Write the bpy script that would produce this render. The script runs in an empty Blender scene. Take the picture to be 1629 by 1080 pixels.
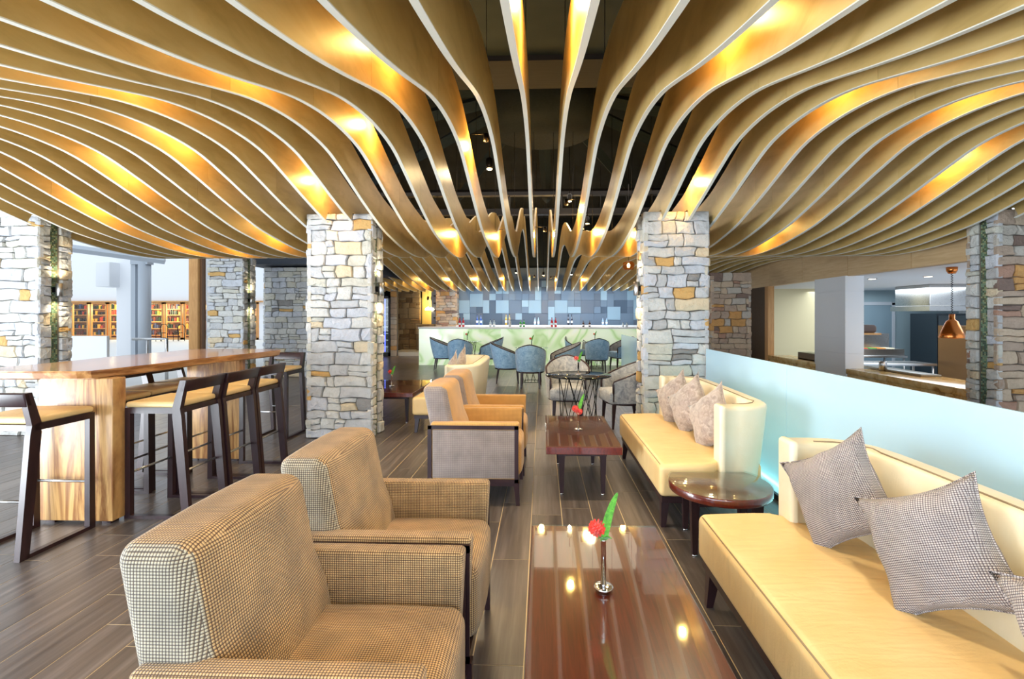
import bpy, math, random
from mathutils import Vector, Matrix
random.seed(7)
sc = bpy.context.scene
COL = sc.collection
PI = math.pi
def R(d): return math.radians(d)

# ---------------------------------------------------------------- camera
cd = bpy.data.cameras.new('camera'); cam = bpy.data.objects.new('camera', cd); COL.objects.link(cam)
cam.location = (0, 0, 1.35); cam.rotation_euler = (R(90), 0, R(2.0))
cd.sensor_width = 36; cd.lens = 760 / 1629 * 36
cd.shift_x = -21 / 1629; cd.shift_y = -38 / 1629
cd.clip_start = .05; cd.clip_end = 200
sc.camera = cam
# ---------------------------------------------------------------- look, world, lights
sc.view_settings.view_transform = 'Standard'; sc.view_settings.look = 'None'
sc.view_settings.exposure = 0.25; sc.view_settings.gamma = 1; sc.view_settings.use_curve_mapping = False
w = bpy.data.worlds.new('world'); sc.world = w; w.use_nodes = True
bg = w.node_tree.nodes['Background']; bg.inputs[0].default_value = (.80, .90, 1, 1); bg.inputs[1].default_value = 1.25
def area(name, loc, target, sx, sy, power, col):
    l = bpy.data.lights.new(name, 'AREA'); l.shape = 'RECTANGLE'; l.size = sx; l.size_y = sy; l.energy = power; l.color = col
    o = bpy.data.objects.new(name, l); COL.objects.link(o); o.location = loc
    o.rotation_euler = (Vector(target) - Vector(loc)).to_track_quat('-Z', 'Y').to_euler(); return o
def point(name, loc, power, col, r=.03, parent=None):
    l = bpy.data.lights.new(name, 'POINT'); l.energy = power; l.color = col; l.shadow_soft_size = r
    o = bpy.data.objects.new(name, l); COL.objects.link(o); o.location = loc
    if parent: o.parent = parent
    return o
def spot(name, loc, target, power, col, ang=100, r=.03):
    l = bpy.data.lights.new(name, 'SPOT'); l.energy = power; l.color = col; l.shadow_soft_size = r; l.spot_size = R(ang); l.spot_blend = .8
    o = bpy.data.objects.new(name, l); COL.objects.link(o); o.location = loc
    o.rotation_euler = (Vector(target) - Vector(loc)).to_track_quat('-Z', 'Y').to_euler(); return o
WARM = (1, .60, .17); WARMW = (1, .80, .55); COOL = (.68, .84, 1)
area('daylight_behind', (-1.0, -2.6, 1.5), (0, 6, .8), 8, 2.6, 270, COOL)
area('daylight_left', (-8.6, 1.5, 1.6), (0, 4, .9), 6, 2.4, 330, (.84, .92, 1))
area('fin_underside_fill', (-4.7, .9, .05), (0, 2.6, 3.4), 3.6, 2.4, 560, (.86, .94, 1))  # unseen lamp added low at left, standing in for daylight bounced up onto the fins
for lx, ly, lp in ((-.6, 1.1, 40), (.9, 1.2, 50), (-.5, 3.2, 60), (.9, 3.2, 60), (-.9, 5.6, 60), (.6, 5.9, 60), (-2.9, 3.6, 40)):
    spot('lounge_warm_fill', (lx, ly, 2.19), (lx, ly, 0), lp, (1, .84, .58), 140, .06)  # invisible spots added below the fins to warm the seats without lighting the fins
area('bar_room_light', (-.5, 10.5, 4.0), (-.5, 11, 0), 6, 5, 150, (1, .88, .72))
area('bar_wall_light', (.3, 14.8, 2.0), (.3, 16.5, 1.6), 6, .3, 55, (.75, .88, 1))
area('bar_top_fill', (.2, 14.3, 2.1), (.2, 14.3, 0), 6, .3, 95, (.95, .97, 1))  # unseen fill added above the bar to whiten the countertop
area('kitchen_light', (7.9, 9.5, 1.95), (7.9, 9.5, 0), 2.5, 6, 150, (.86, .95, 1))
area('corridor_light', (-4.4, 15.2, 2.6), (-4.4, 16.2, 0), 1.5, 1.2, 30, (1, .72, .35))

# ---------------------------------------------------------------- materials
def srgb(r, g, b):
    f = lambda c: c / 12.92 if c <= .04045 else ((c + .055) / 1.055) ** 2.4
    return (f(r / 255), f(g / 255), f(b / 255), 1)
MATS = {}
class N:
    def __init__(s, name):
        s.m = bpy.data.materials.new(name); s.m.use_nodes = True; s.t = s.m.node_tree; s.b = s.t.nodes['Principled BSDF']
        MATS[name] = s.m
    def n(s, kind, **kw):
        x = s.t.nodes.new('ShaderNode' + kind)
        for k, v in kw.items():
            if k.startswith('i_'):
                key = k[2:]; key = int(key) if key.isdigit() else key.replace('_', ' ')
                x.inputs[key].default_value = v
            else: setattr(x, k, v)
        return x
    def l(s, a, b): s.t.links.new(a, b)
    def ramp(s, stops, interp='LINEAR'):
        r = s.n('ValToRGB'); cr = r.color_ramp; cr.interpolation = interp
        while len(cr.elements) > 1: cr.elements.remove(cr.elements[-1])
        cr.elements[0].position = stops[0][0]; cr.elements[0].color = stops[0][1]
        for p, c in stops[1:]:
            e = cr.elements.new(p); e.color = c
        return r
    def bump(s, h, strength=.3, dist=.01):
        b = s.n('Bump', i_Strength=strength, i_Distance=dist); s.l(h, b.inputs['Height']); s.l(b.outputs[0], s.b.inputs['Normal'])
def plain(name, col, rough=.5, metal=0, coat=0, em=0, spec=None, emcol=None, trans=0):
    x = N(name); b = x.b
    b.inputs['Base Color'].default_value = col; b.inputs['Roughness'].default_value = rough; b.inputs['Metallic'].default_value = metal
    b.inputs['Coat Weight'].default_value = coat; b.inputs['Coat Roughness'].default_value = .04
    if em: b.inputs['Emission Color'].default_value = emcol or col; b.inputs['Emission Strength'].default_value = em
    if trans: b.inputs['Transmission Weight'].default_value = trans
    nz = x.n('TexNoise', i_Scale=40.0); mp = x.n('MapRange', i_3=rough * .85, i_4=min(1, rough * 1.15 + .01))
    x.l(nz.outputs[0], mp.inputs[0]); x.l(mp.outputs[0], b.inputs['Roughness'])
    return x.m
def wood(name, stops, scale=(1, 12, 12), rough=.4, coat=0, rnd=.0, bump=.1, nscale=3.0, coat_ior=1.5):
    x = N(name); tc = x.n('TexCoord'); mp = x.n('Mapping'); mp.inputs['Scale'].default_value = scale
    oi = x.n('ObjectInfo'); ad = x.n('VectorMath', operation='ADD')
    cm = x.n('CombineXYZ'); ml = x.n('Math', operation='MULTIPLY', i_1=17.0)
    x.l(oi.outputs['Random'], ml.inputs[0]); x.l(ml.outputs[0], cm.inputs[0]); x.l(ml.outputs[0], cm.inputs[1])
    x.l(tc.outputs['Object'], ad.inputs[0]); x.l(cm.outputs[0], ad.inputs[1]); x.l(ad.outputs[0], mp.inputs[0])
    nz = x.n('TexNoise', i_Scale=nscale, i_Detail=6.0, i_Roughness=.6, i_Distortion=.6); x.l(mp.outputs[0], nz.inputs['Vector'])
    r = x.ramp(stops); x.l(nz.outputs[0], r.inputs[0])
    out = r.outputs[0]
    if rnd:
        hs = x.n('HueSaturation'); mr = x.n('MapRange', i_3=1 - rnd, i_4=1 + rnd); x.l(oi.outputs['Random'], mr.inputs[0])
        x.l(mr.outputs[0], hs.inputs['Value']); x.l(out, hs.inputs['Color']); out = hs.outputs[0]
    x.l(out, x.b.inputs['Base Color']); x.b.inputs['Roughness'].default_value = rough
    x.b.inputs['Coat Weight'].default_value = coat; x.b.inputs['Coat Roughness'].default_value = .05; x.b.inputs['Coat IOR'].default_value = coat_ior
    if bump: x.bump(nz.outputs[0], bump, .004)
    return x.m
def fabric(name, dot, gap, pitch, mottle=.25, bump=.8):
    x = N(name); uv = x.n('UVMap'); sp = x.n('SeparateXYZ'); x.l(uv.outputs[0], sp.inputs[0])
    k = 2 * PI / pitch
    def wave(o, ph=0):
        m = x.n('Math', operation='MULTIPLY', i_1=k); x.l(o, m.inputs[0]); s_ = x.n('Math', operation='SINE'); x.l(m.outputs[0], s_.inputs[0]); return s_.outputs[0]
    mm = x.n('Math', operation='MULTIPLY'); x.l(wave(sp.outputs[0]), mm.inputs[0]); x.l(wave(sp.outputs[1]), mm.inputs[1])
    ab = x.n('Math', operation='ABSOLUTE'); x.l(mm.outputs[0], ab.inputs[0])
    r = x.ramp([(.16, gap), (.6, dot)]); x.l(ab.outputs[0], r.inputs[0])
    nz = x.n('TexNoise', i_Scale=9.0, i_Detail=4.0); tc = x.n('TexCoord'); x.l(tc.outputs['Object'], nz.inputs['Vector'])
    hs = x.n('HueSaturation'); mr = x.n('MapRange', i_1=.3, i_2=.7, i_3=1 - mottle, i_4=1 + mottle); x.l(nz.outputs[0], mr.inputs[0])
    x.l(mr.outputs[0], hs.inputs['Value']); x.l(r.outputs[0], hs.inputs['Color']); x.l(hs.outputs[0], x.b.inputs['Base Color'])
    x.b.inputs['Roughness'].default_value = .85; x.b.inputs['Sheen Weight'].default_value = .3
    x.bump(ab.outputs[0], bump, .003); return x.m
def leather(name, col, col2):
    x = N(name); nz = x.n('TexNoise', i_Scale=5.0, i_Detail=3.0); tc = x.n('TexCoord'); x.l(tc.outputs['Object'], nz.inputs['Vector'])
    r = x.ramp([(.3, col2), (.7, col)]); x.l(nz.outputs[0], r.inputs[0]); x.l(r.outputs[0], x.b.inputs['Base Color'])
    x.b.inputs['Roughness'].default_value = .38; vo = x.n('TexNoise', i_Scale=160.0, i_Detail=2.0); x.l(tc.outputs['Object'], vo.inputs['Vector'])
    mp = x.n('Mapping'); mp.inputs['Scale'].default_value = (3, 14, 3); x.l(tc.outputs['Object'], mp.inputs[0])
    cr = x.n('TexNoise', i_Scale=1.6, i_Detail=3.0, i_Distortion=.8); x.l(mp.outputs[0], cr.inputs['Vector'])
    a = x.n('Math', operation='MULTIPLY', i_1=.12); x.l(vo.outputs[0], a.inputs[0]); ad = x.n('Math', operation='ADD'); x.l(a.outputs[0], ad.inputs[0]); x.l(cr.outputs[0], ad.inputs[1])
    x.bump(ad.outputs[0], .22, .02); return x.m
def velvet(name, c1, c2, scale=14.0):
    x = N(name); tc = x.n('TexCoord'); nz = x.n('TexNoise', i_Scale=scale, i_Detail=8.0, i_Roughness=.75, i_Distortion=1.0); x.l(tc.outputs['Object'], nz.inputs['Vector'])
    r = x.ramp([(.35, c1), (.65, c2)]); x.l(nz.outputs[0], r.inputs[0]); x.l(r.outputs[0], x.b.inputs['Base Color'])
    x.b.inputs['Roughness'].default_value = .7; x.b.inputs['Sheen Weight'].default_value = .6; x.bump(nz.outputs[0], .15, .01); return x.m

def rand_stone(name, stops, seed_scale=1.0, rough=.85):
    x = N(name); oi = x.n('ObjectInfo'); ge = x.n('NewGeometry'); ad = x.n('Math', operation='ADD'); fr = x.n('Math', operation='FRACT')
    x.l(oi.outputs['Random'], ad.inputs[0]); x.l(ge.outputs['Random Per Island'], ad.inputs[1]); x.l(ad.outputs[0], fr.inputs[0])
    r = x.ramp(stops, 'CONSTANT'); x.l(fr.outputs[0], r.inputs[0])
    tc = x.n('TexCoord'); nz = x.n('TexNoise', i_Scale=11.0, i_Detail=8.0, i_Roughness=.7); v2 = x.n('VectorMath', operation='ADD'); x.l(tc.outputs['Object'], v2.inputs[0])
    ml = x.n('Math', operation='MULTIPLY', i_1=31.0); x.l(oi.outputs['Random'], ml.inputs[0]); x.l(ml.outputs[0], v2.inputs[1]); x.l(v2.outputs[0], nz.inputs['Vector'])
    r2 = x.ramp([(.3, (.62, .60, .57, 1)), (.55, (1, 1, 1, 1)), (.8, (.86, .78, .66, 1))]); x.l(nz.outputs[0], r2.inputs[0])
    mx = x.n('MixRGB', blend_type='MULTIPLY', i_0=.5); x.l(r.outputs[0], mx.inputs[1]); x.l(r2.outputs[0], mx.inputs[2]); x.l(mx.outputs[0], x.b.inputs['Base Color'])
    x.b.inputs['Roughness'].default_value = rough; n2 = x.n('TexNoise', i_Scale=26.0, i_Detail=8.0, i_Roughness=.65); x.l(v2.outputs[0], n2.inputs['Vector'])
    x.bump(n2.outputs[0], .9, .022); return x.m
STONE = rand_stone('rough_stone', [(0, srgb(214, 214, 210)), (.3, srgb(198, 200, 202)), (.5, srgb(208, 206, 194)), (.62, srgb(204, 208, 216)), (.84, srgb(222, 206, 176)), (.90, srgb(186, 186, 186)), (.94, srgb(214, 172, 108)), (.975, srgb(150, 148, 146))])
STONEW = rand_stone('warm_stone', [(0, srgb(200, 180, 156)), (.3, srgb(180, 160, 142)), (.55, srgb(190, 184, 174)), (.7, srgb(176, 140, 120)), (.82, srgb(204, 156, 96)), (.92, srgb(130, 110, 100))])
MORTAR = plain('dark_mortar', srgb(104, 98, 90), .9)
def mosaic(name, cols):
    x = N(name); ge = x.n('NewGeometry'); r = x.ramp([(i / len(cols), c) for i, c in enumerate(cols)], 'CONSTANT'); x.l(ge.outputs['Random Per Island'], r.inputs[0])
    x.l(r.outputs[0], x.b.inputs['Base Color']); x.b.inputs['Roughness'].default_value = .25; return x.m
MOSG = mosaic('green_mosaic', [srgb(90, 120, 96), srgb(120, 150, 122), srgb(70, 92, 78), srgb(150, 160, 120), srgb(96, 100, 70)])
MAPLE = wood('maple_veneer', [(.25, srgb(178, 148, 88)), (.5, srgb(204, 174, 112)), (.8, srgb(216, 190, 132))], scale=(1, .9, 3), rough=.36, rnd=.06, bump=.03, nscale=2.2)
EDGE = plain('pale_fin_edge', srgb(226, 226, 216), .5)
def floor_mat():
    x = N('floor_tile'); tc = x.n('TexCoord'); oi = x.n('ObjectInfo'); ge = x.n('NewGeometry'); ad = x.n('Math', operation='ADD'); fr = x.n('Math', operation='FRACT')
    x.l(oi.outputs['Random'], ad.inputs[0]); x.l(ge.outputs['Random Per Island'], ad.inputs[1]); x.l(ad.outputs[0], fr.inputs[0])
    mu = x.n('Math', operation='MULTIPLY', i_1=23.0); x.l(fr.outputs[0], mu.inputs[0]); ad2 = x.n('VectorMath', operation='ADD'); x.l(ge.outputs['Position'], ad2.inputs[0]); x.l(mu.outputs[0], ad2.inputs[1])
    mp = x.n('Mapping'); mp.inputs['Scale'].default_value = (34, 1.6, 1); x.l(ad2.outputs[0], mp.inputs[0])
    nz = x.n('TexNoise', i_Scale=1.0, i_Detail=5.0, i_Roughness=.6); x.l(mp.outputs[0], nz.inputs['Vector'])
    r = x.ramp([(.25, srgb(66, 59, 57)), (.5, srgb(92, 84, 81)), (.8, srgb(122, 114, 112))]); x.l(nz.outputs[0], r.inputs[0])
    hs = x.n('HueSaturation'); mr = x.n('MapRange', i_3=.82, i_4=1.18); x.l(fr.outputs[0], mr.inputs[0]); x.l(mr.outputs[0], hs.inputs['Value']); x.l(r.outputs[0], hs.inputs['Color']); x.l(hs.outputs[0], x.b.inputs['Base Color'])
    x.b.inputs['Roughness'].default_value = .30; x.b.inputs['Specular IOR Level'].default_value = .7; x.bump(nz.outputs[0], .18, .003); return x.m
FLOOR = floor_mat(); GROUT = plain('pale_grout', srgb(214, 196, 160), .8)
MAHOG = wood('mahogany', [(.2, srgb(64, 16, 7)), (.5, srgb(98, 28, 12)), (.8, srgb(118, 38, 18))], scale=(22, 1.2, 10), rough=.3, coat=1, bump=.0, coat_ior=1.7)
DARKW = wood('dark_stained_wood', [(.2, srgb(30, 17, 20)), (.8, srgb(58, 34, 38))], scale=(6, 6, 1), rough=.32, bump=.03)
TEAK = wood('figured_teak', [(.2, srgb(84, 50, 26)), (.36, srgb(140, 92, 50)), (.47, srgb(204, 158, 98)), (.55, srgb(140, 90, 50)), (.66, srgb(212, 168, 108)), (.85, srgb(120, 76, 40))], scale=(5.5, 2.2, .55), rough=.38, nscale=1.6, bump=.05)
TEAKTOP = wood('figured_teak_top', [(.15, srgb(100, 62, 34)), (.4, srgb(160, 108, 62)), (.5, srgb(196, 144, 90)), (.6, srgb(140, 90, 52)), (.85, srgb(180, 128, 78))], scale=(5, .7, 5), rough=.22, nscale=1.4, bump=.03, coat=.5)
TWEED = fabric('dotted_tweed', srgb(206, 170, 118), srgb(90, 58, 32), .0145)
TWEEDS = fabric('side_tweed', srgb(196, 182, 154), srgb(86, 70, 58), .0145)
TAUPE = velvet('taupe_weave', srgb(128, 112, 104), srgb(186, 172, 162), 22.0)
TWEEDG = fabric('grey_tweed', srgb(162, 148, 140), srgb(98, 84, 80), .0125, .2, .4)
TWEEDY = fabric('gold_tweed', srgb(212, 164, 92), srgb(150, 106, 52), .012, .12, .3)
PILLOW = fabric('mauve_grey_dots', srgb(204, 196, 194), srgb(92, 78, 84), .0125, .18, .9)
CREAM = leather('cream_leather', srgb(244, 234, 206), srgb(240, 226, 190))
CREAM_WARMLIT = leather('warm_lit_cream_leather', srgb(236, 206, 150), srgb(228, 194, 134))  # cream leather with warm overhead light put into its colour
SEAM = plain('seam_thread', srgb(150, 130, 100), .6)
BLUEV = velvet('blue_velvet', srgb(104, 152, 194), srgb(168, 206, 232))
GREYV = velvet('grey_velvet', srgb(120, 124, 130), srgb(190, 190, 188))
STEEL = plain('brushed_steel', srgb(190, 190, 190), .28, 1)
CHROME = plain('chrome', srgb(225, 225, 228), .08, 1)
COPPER = plain('copper', srgb(216, 132, 70), .22, 1)
BLACKM = plain('black_metal', srgb(20, 18, 20), .35, .6)
DARKCEIL = plain('dark_ceiling', srgb(12, 24, 28), .9)
DARKBEAM = plain('dark_beam', srgb(14, 34, 42), .8)
BROWNB = plain('dark_brown_beam', srgb(12, 8, 9), .8)
WHITE = plain('white_paint', srgb(236, 238, 242), .6)
GREYP = plain('pale_grey_paint', srgb(176, 184, 194), .5)
TIMBER = wood('honey_timber', [(.2, srgb(184, 128, 70)), (.8, srgb(222, 170, 106))], scale=(8, 8, 1), rough=.45, rnd=.05, bump=.03)
OAK = wood('oak_panel', [(.2, srgb(206, 170, 122)), (.5, srgb(224, 192, 146)), (.8, srgb(236, 208, 166))], scale=(4, .7, 9), rough=.35, rnd=.05, bump=.02)
def glassy(name, tint, fac=.5, rough=.0):
    x = N(name); t = x.t; t.nodes.remove(x.b); out = [n for n in t.nodes if n.type == 'OUTPUT_MATERIAL'][0]
    tr = x.n('BsdfTransparent'); tr.inputs[0].default_value = tint; gl = x.n('BsdfGlossy'); gl.inputs['Roughness'].default_value = rough
    lw = x.n('LayerWeight', i_Blend=.5); pw = x.n('Math', operation='POWER', i_1=4.4); x.l(lw.outputs['Facing'], pw.inputs[0])
    ma = x.n('Math', operation='MULTIPLY_ADD', i_1=.55, i_2=.025); x.l(pw.outputs[0], ma.inputs[0]); mx = x.n('MixShader'); x.l(ma.outputs[0], mx.inputs[0]); x.l(tr.outputs[0], mx.inputs[1]); x.l(gl.outputs[0], mx.inputs[2]); x.l(mx.outputs[0], out.inputs[0]); return x.m
GLASS = glassy('clear_glass', (.93, .97, .95, 1), rough=.012); DGLASS = glassy('smoked_glass', (.25, .27, .28, 1))
GEDGE = plain('green_glass_edge', srgb(110, 160, 150), .1)
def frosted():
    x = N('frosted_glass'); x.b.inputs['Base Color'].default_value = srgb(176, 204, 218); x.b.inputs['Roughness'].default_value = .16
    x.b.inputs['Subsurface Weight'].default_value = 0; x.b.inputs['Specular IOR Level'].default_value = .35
    x.b.inputs['Transmission Weight'].default_value = 0; x.b.inputs['Emission Color'].default_value = srgb(176, 212, 230); x.b.inputs['Emission Strength'].default_value = .16  # faint glow put into the glass itself, which is no lamp
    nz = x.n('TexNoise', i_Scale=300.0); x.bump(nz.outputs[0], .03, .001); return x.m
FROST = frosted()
def onyx():
    x = N('backlit_onyx'); tc = x.n('TexCoord'); oi = x.n('ObjectInfo'); mu = x.n('Math', operation='MULTIPLY', i_1=9.0); x.l(oi.outputs['Random'], mu.inputs[0]); ad = x.n('VectorMath', operation='ADD')
    x.l(tc.outputs['Object'], ad.inputs[0]); x.l(mu.outputs[0], ad.inputs[1])
    nz = x.n('TexNoise', i_Scale=1.0, i_Detail=2.0, i_Roughness=.45, i_Distortion=1.1); x.l(ad.outputs[0], nz.inputs['Vector'])
    r = x.ramp([(.25, srgb(226, 238, 216)), (.42, srgb(216, 232, 200)), (.49, srgb(172, 204, 140)), (.55, srgb(214, 230, 194)), (.7, srgb(240, 242, 228))]); x.l(nz.outputs[0], r.inputs[0])
    x.l(r.outputs[0], x.b.inputs['Base Color']); x.l(r.outputs[0], x.b.inputs['Emission Color']); x.b.inputs['Emission Strength'].default_value = .42; x.b.inputs['Roughness'].default_value = .2; return x.m
ONYX = onyx()
def marble():
    x = N('golden_marble'); tc = x.n('TexCoord'); nz = x.n('TexNoise', i_Scale=3.0, i_Detail=10.0, i_Roughness=.65, i_Distortion=2.0); x.l(tc.outputs['Object'], nz.inputs['Vector'])
    r = x.ramp([(.3, srgb(170, 118, 62)), (.45, srgb(226, 180, 106)), (.6, srgb(240, 208, 144)), (.75, srgb(204, 152, 82))]); x.l(nz.outputs[0], r.inputs[0]); x.l(r.outputs[0], x.b.inputs['Base Color']); x.b.inputs['Roughness'].default_value = .15; return x.m
MARBLE = marble()
def tiles_blue():
    x = N('blue_wall_tile'); oi = x.n('ObjectInfo'); r = x.ramp([(0, srgb(92, 110, 130)), (.3, srgb(100, 120, 140)), (.5, srgb(136, 164, 182)), (.78, srgb(88, 100, 116)), (.92, srgb(150, 176, 190))], 'CONSTANT'); x.l(oi.outputs['Random'], r.inputs[0])
    x.l(r.outputs[0], x.b.inputs['Base Color']); x.b.inputs['Roughness'].default_value = .5; return x.m
BTILE = tiles_blue()
RED = velvet('red_petal', srgb(205, 26, 20), srgb(244, 70, 46), 90.0); LEAF = velvet('fern_green', srgb(54, 130, 30), srgb(112, 196, 60), 60.0)
BULB = plain('warm_bulb', (1, .75, .35, 1), .3, em=30, emcol=(1, .72, .35, 1)); DLB = plain('downlight_lens', (1, .9, .7, 1), .3, em=6, emcol=(1, .88, .68, 1))
ROCK = rand_stone('brown_rubble', [(0, srgb(150, 126, 92)), (.4, srgb(122, 100, 72)), (.7, srgb(168, 148, 116))])

# ---------------------------------------------------------------- mesh builder
class MB:
    def __init__(s): s.v = []; s.f = []; s.sm = []
    def add(s, vs, fs, smooth=False, M=None):
        o = len(s.v); s.v += [tuple(M @ Vector(p)) if M else tuple(p) for p in vs]
        s.f += [tuple(i + o for i in f) for f in fs]; s.sm += [smooth] * len(fs); return s
    def box(s, x0, y0, z0, x1, y1, z1, M=None, c=0):
        if c <= 0:
            vs = [(x, y, z) for z in (z0, z1) for y in (y0, y1) for x in (x0, x1)]
            return s.add(vs, [(0, 2, 3, 1), (4, 5, 7, 6), (0, 1, 5, 4), (2, 6, 7, 3), (0, 4, 6, 2), (1, 3, 7, 5)], False, M)
        return s.rbox(x0, y0, z0, x1, y1, z1, c, 1, M=M)
    def rbox(s, x0, y0, z0, x1, y1, z1, r, seg=3, mid=1, fn=None, M=None, smooth=True):
        c = ((x0 + x1) / 2, (y0 + y1) / 2, (z0 + z1) / 2); h = [abs(x1 - x0) / 2, abs(y1 - y0) / 2, abs(z1 - z0) / 2]; r = min(r, *[q * .999 for q in h])
        ax = []
        for q in h:
            e = [q - r + r * math.tan(R(45) * i / seg) for i in range(seg, 0, -1)]; inn = q - r
            m = [-inn + 2 * inn * i / mid for i in range(mid + 1)] if inn > 1e-5 else [0]
            ax.append([-t for t in e] + m + e[::-1])
        idx = {}; vs = []; fs = []
        def P(p):
            k = tuple(round(t, 6) for t in p)
            if k in idx: return idx[k]
            inn = [max(-(h[i] - r), min(h[i] - r, p[i])) for i in range(3)]; d = Vector([p[i] - inn[i] for i in range(3)])
            if d.length > 0: d = d.normalized() * r
            q = [inn[i] + d[i] + c[i] for i in range(3)]
            if fn: q = fn(*q)
            idx[k] = len(vs); vs.append(tuple(q)); return idx[k]
        for a in range(3):
            b, e = (a + 1) % 3, (a + 2) % 3
            for sg in (-1, 1):
                for i in range(len(ax[b]) - 1):
                    for j in range(len(ax[e]) - 1):
                        q = []
                        for (ii, jj) in ((i, j), (i + 1, j), (i + 1, j + 1), (i, j + 1)):
                            p = [0, 0, 0]; p[a] = sg * h[a]; p[b] = ax[b][ii]; p[e] = ax[e][jj]; q.append(P(p))
                        if len(set(q)) < 3: continue
                        fs.append(tuple(q if sg > 0 else q[::-1]))
        return s.add(vs, fs, smooth, M)
    def tube(s, pts, r, n=8, r1=None, M=None, caps=True):
        pts = [Vector(p) for p in pts]; vs = []; fs = []; L = len(pts)
        up = None
        for i, p in enumerate(pts):
            d = (pts[min(i + 1, L - 1)] - pts[max(i - 1, 0)]).normalized()
            if up is None: up = Vector((0, 0, 1)) if abs(d.z) < .9 else Vector((1, 0, 0))
            a = d.cross(up).normalized(); b = a.cross(d).normalized(); up = b
            rr = r if r1 is None else r + (r1 - r) * i / (L - 1)
            if isinstance(r, list): rr = r[i]
            for k in range(n): vs.append(tuple(p + (a * math.cos(2 * PI * k / n) + b * math.sin(2 * PI * k / n)) * rr))
        for i in range(L - 1):
            for k in range(n): fs.append((i * n + k, i * n + (k + 1) % n, (i + 1) * n + (k + 1) % n, (i + 1) * n + k))
        if caps: fs += [tuple(range(n))[::-1], tuple((L - 1) * n + k for k in range(n))]
        return s.add(vs, fs, n > 4, M)
    def lathe(s, prof, n=24, M=None, loc=(0, 0, 0)):
        vs = []; fs = []
        for (r, z) in prof:
            for k in range(n): vs.append((loc[0] + r * math.cos(2 * PI * k / n), loc[1] + r * math.sin(2 * PI * k / n), loc[2] + z))
        for i in range(len(prof) - 1):
            for k in range(n): fs.append((i * n + k, i * n + (k + 1) % n, (i + 1) * n + (k + 1) % n, (i + 1) * n + k))
        fs += [tuple(range(n))[::-1], tuple((len(prof) - 1) * n + k for k in range(n))]
        return s.add(vs, fs, True, M)
    def prism(s, pts, axis, a0, a1, M=None, smooth=False):
        # pts 2D polygon; axis 'x','y','z' is the extrusion axis
        def p3(p, a): return {'x': (a, p[0], p[1]), 'y': (p[0], a, p[1]), 'z': (p[0], p[1], a)}[axis]
        n = len(pts); vs = [p3(p, a0) for p in pts] + [p3(p, a1) for p in pts]
        fs = [tuple(range(n)), tuple(range(2 * n - 1, n - 1, -1))] + [(i, i + n, (i + 1) % n + n, (i + 1) % n) for i in range(n)]
        return s.add(vs, fs, smooth, M)
    def taper(s, x, y, z0, z1, w0, w1, dx=0, dy=0):
        # square leg, w0 half width at z0 (bottom), w1 at z1 (top); bottom shifted by dx, dy
        vs = [(x + dx + a * w0, y + dy + b * w0, z0) for a, b in ((-1, -1), (1, -1), (1, 1), (-1, 1))] + [(x + a * w1, y + b * w1, z1) for a, b in ((-1, -1), (1, -1), (1, 1), (-1, 1))]
        return s.add(vs, [(3, 2, 1, 0), (4, 5, 6, 7), (0, 1, 5, 4), (1, 2, 6, 5), (2, 3, 7, 6), (3, 0, 4, 7)])
    def mesh(s, name, mat):
        me = bpy.data.meshes.new(name); me.from_pydata(s.v, [], s.f); me.update()
        me.polygons.foreach_set('use_smooth', s.sm)
        if len(s.f) < 40000:
            uv = me.uv_layers.new(name='UVMap'); dat = []
            vv = s.v
            for p in me.polygons:
                nx, ny, nz = (abs(t) for t in p.normal)
                for vi in p.vertices:
                    v = vv[vi]
                    dat += ([v[1], v[2]] if nx >= ny and nx >= nz else ([v[0], v[2]] if ny >= nz else [v[0], v[1]]))
            uv.data.foreach_set('uv', dat)
        me.materials.append(mat); return me
    def build(s, name, mat, parent=None, **tags):
        o = bpy.data.objects.new(name, s.mesh(name, mat)); COL.objects.link(o)
        if parent: o.parent = parent
        for k, v in tags.items(): o[k] = v
        return o
def B(*a, **k): return MB().box(*a, **k)
def thing(name, label, cat, loc=(0, 0, 0), rz=0, group=None, scale=1):
    o = bpy.data.objects.new(name, None); COL.objects.link(o); o.empty_display_size = .1
    o.location = loc; o.rotation_euler = (0, 0, R(rz)); o.scale = (scale,) * 3; o['label'] = label; o['category'] = cat
    if group: o['group'] = group
    return o
def tag(o, label, cat, group=None):
    o['label'] = label; o['category'] = cat
    if group: o['group'] = group
    return o
def dup(root, loc, rz, label, group=None):
    def cp(o, par):
        c = o.copy(); COL.objects.link(c); c.parent = par
        for ch in [q for q in bpy.data.objects if q.parent == o and q != c]: cp(ch, c)
        return c
    r = cp(root, None); r.location = loc; r.rotation_euler = (0, 0, R(rz)); r['label'] = label
    if group: r['group'] = group
    return r

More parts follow.
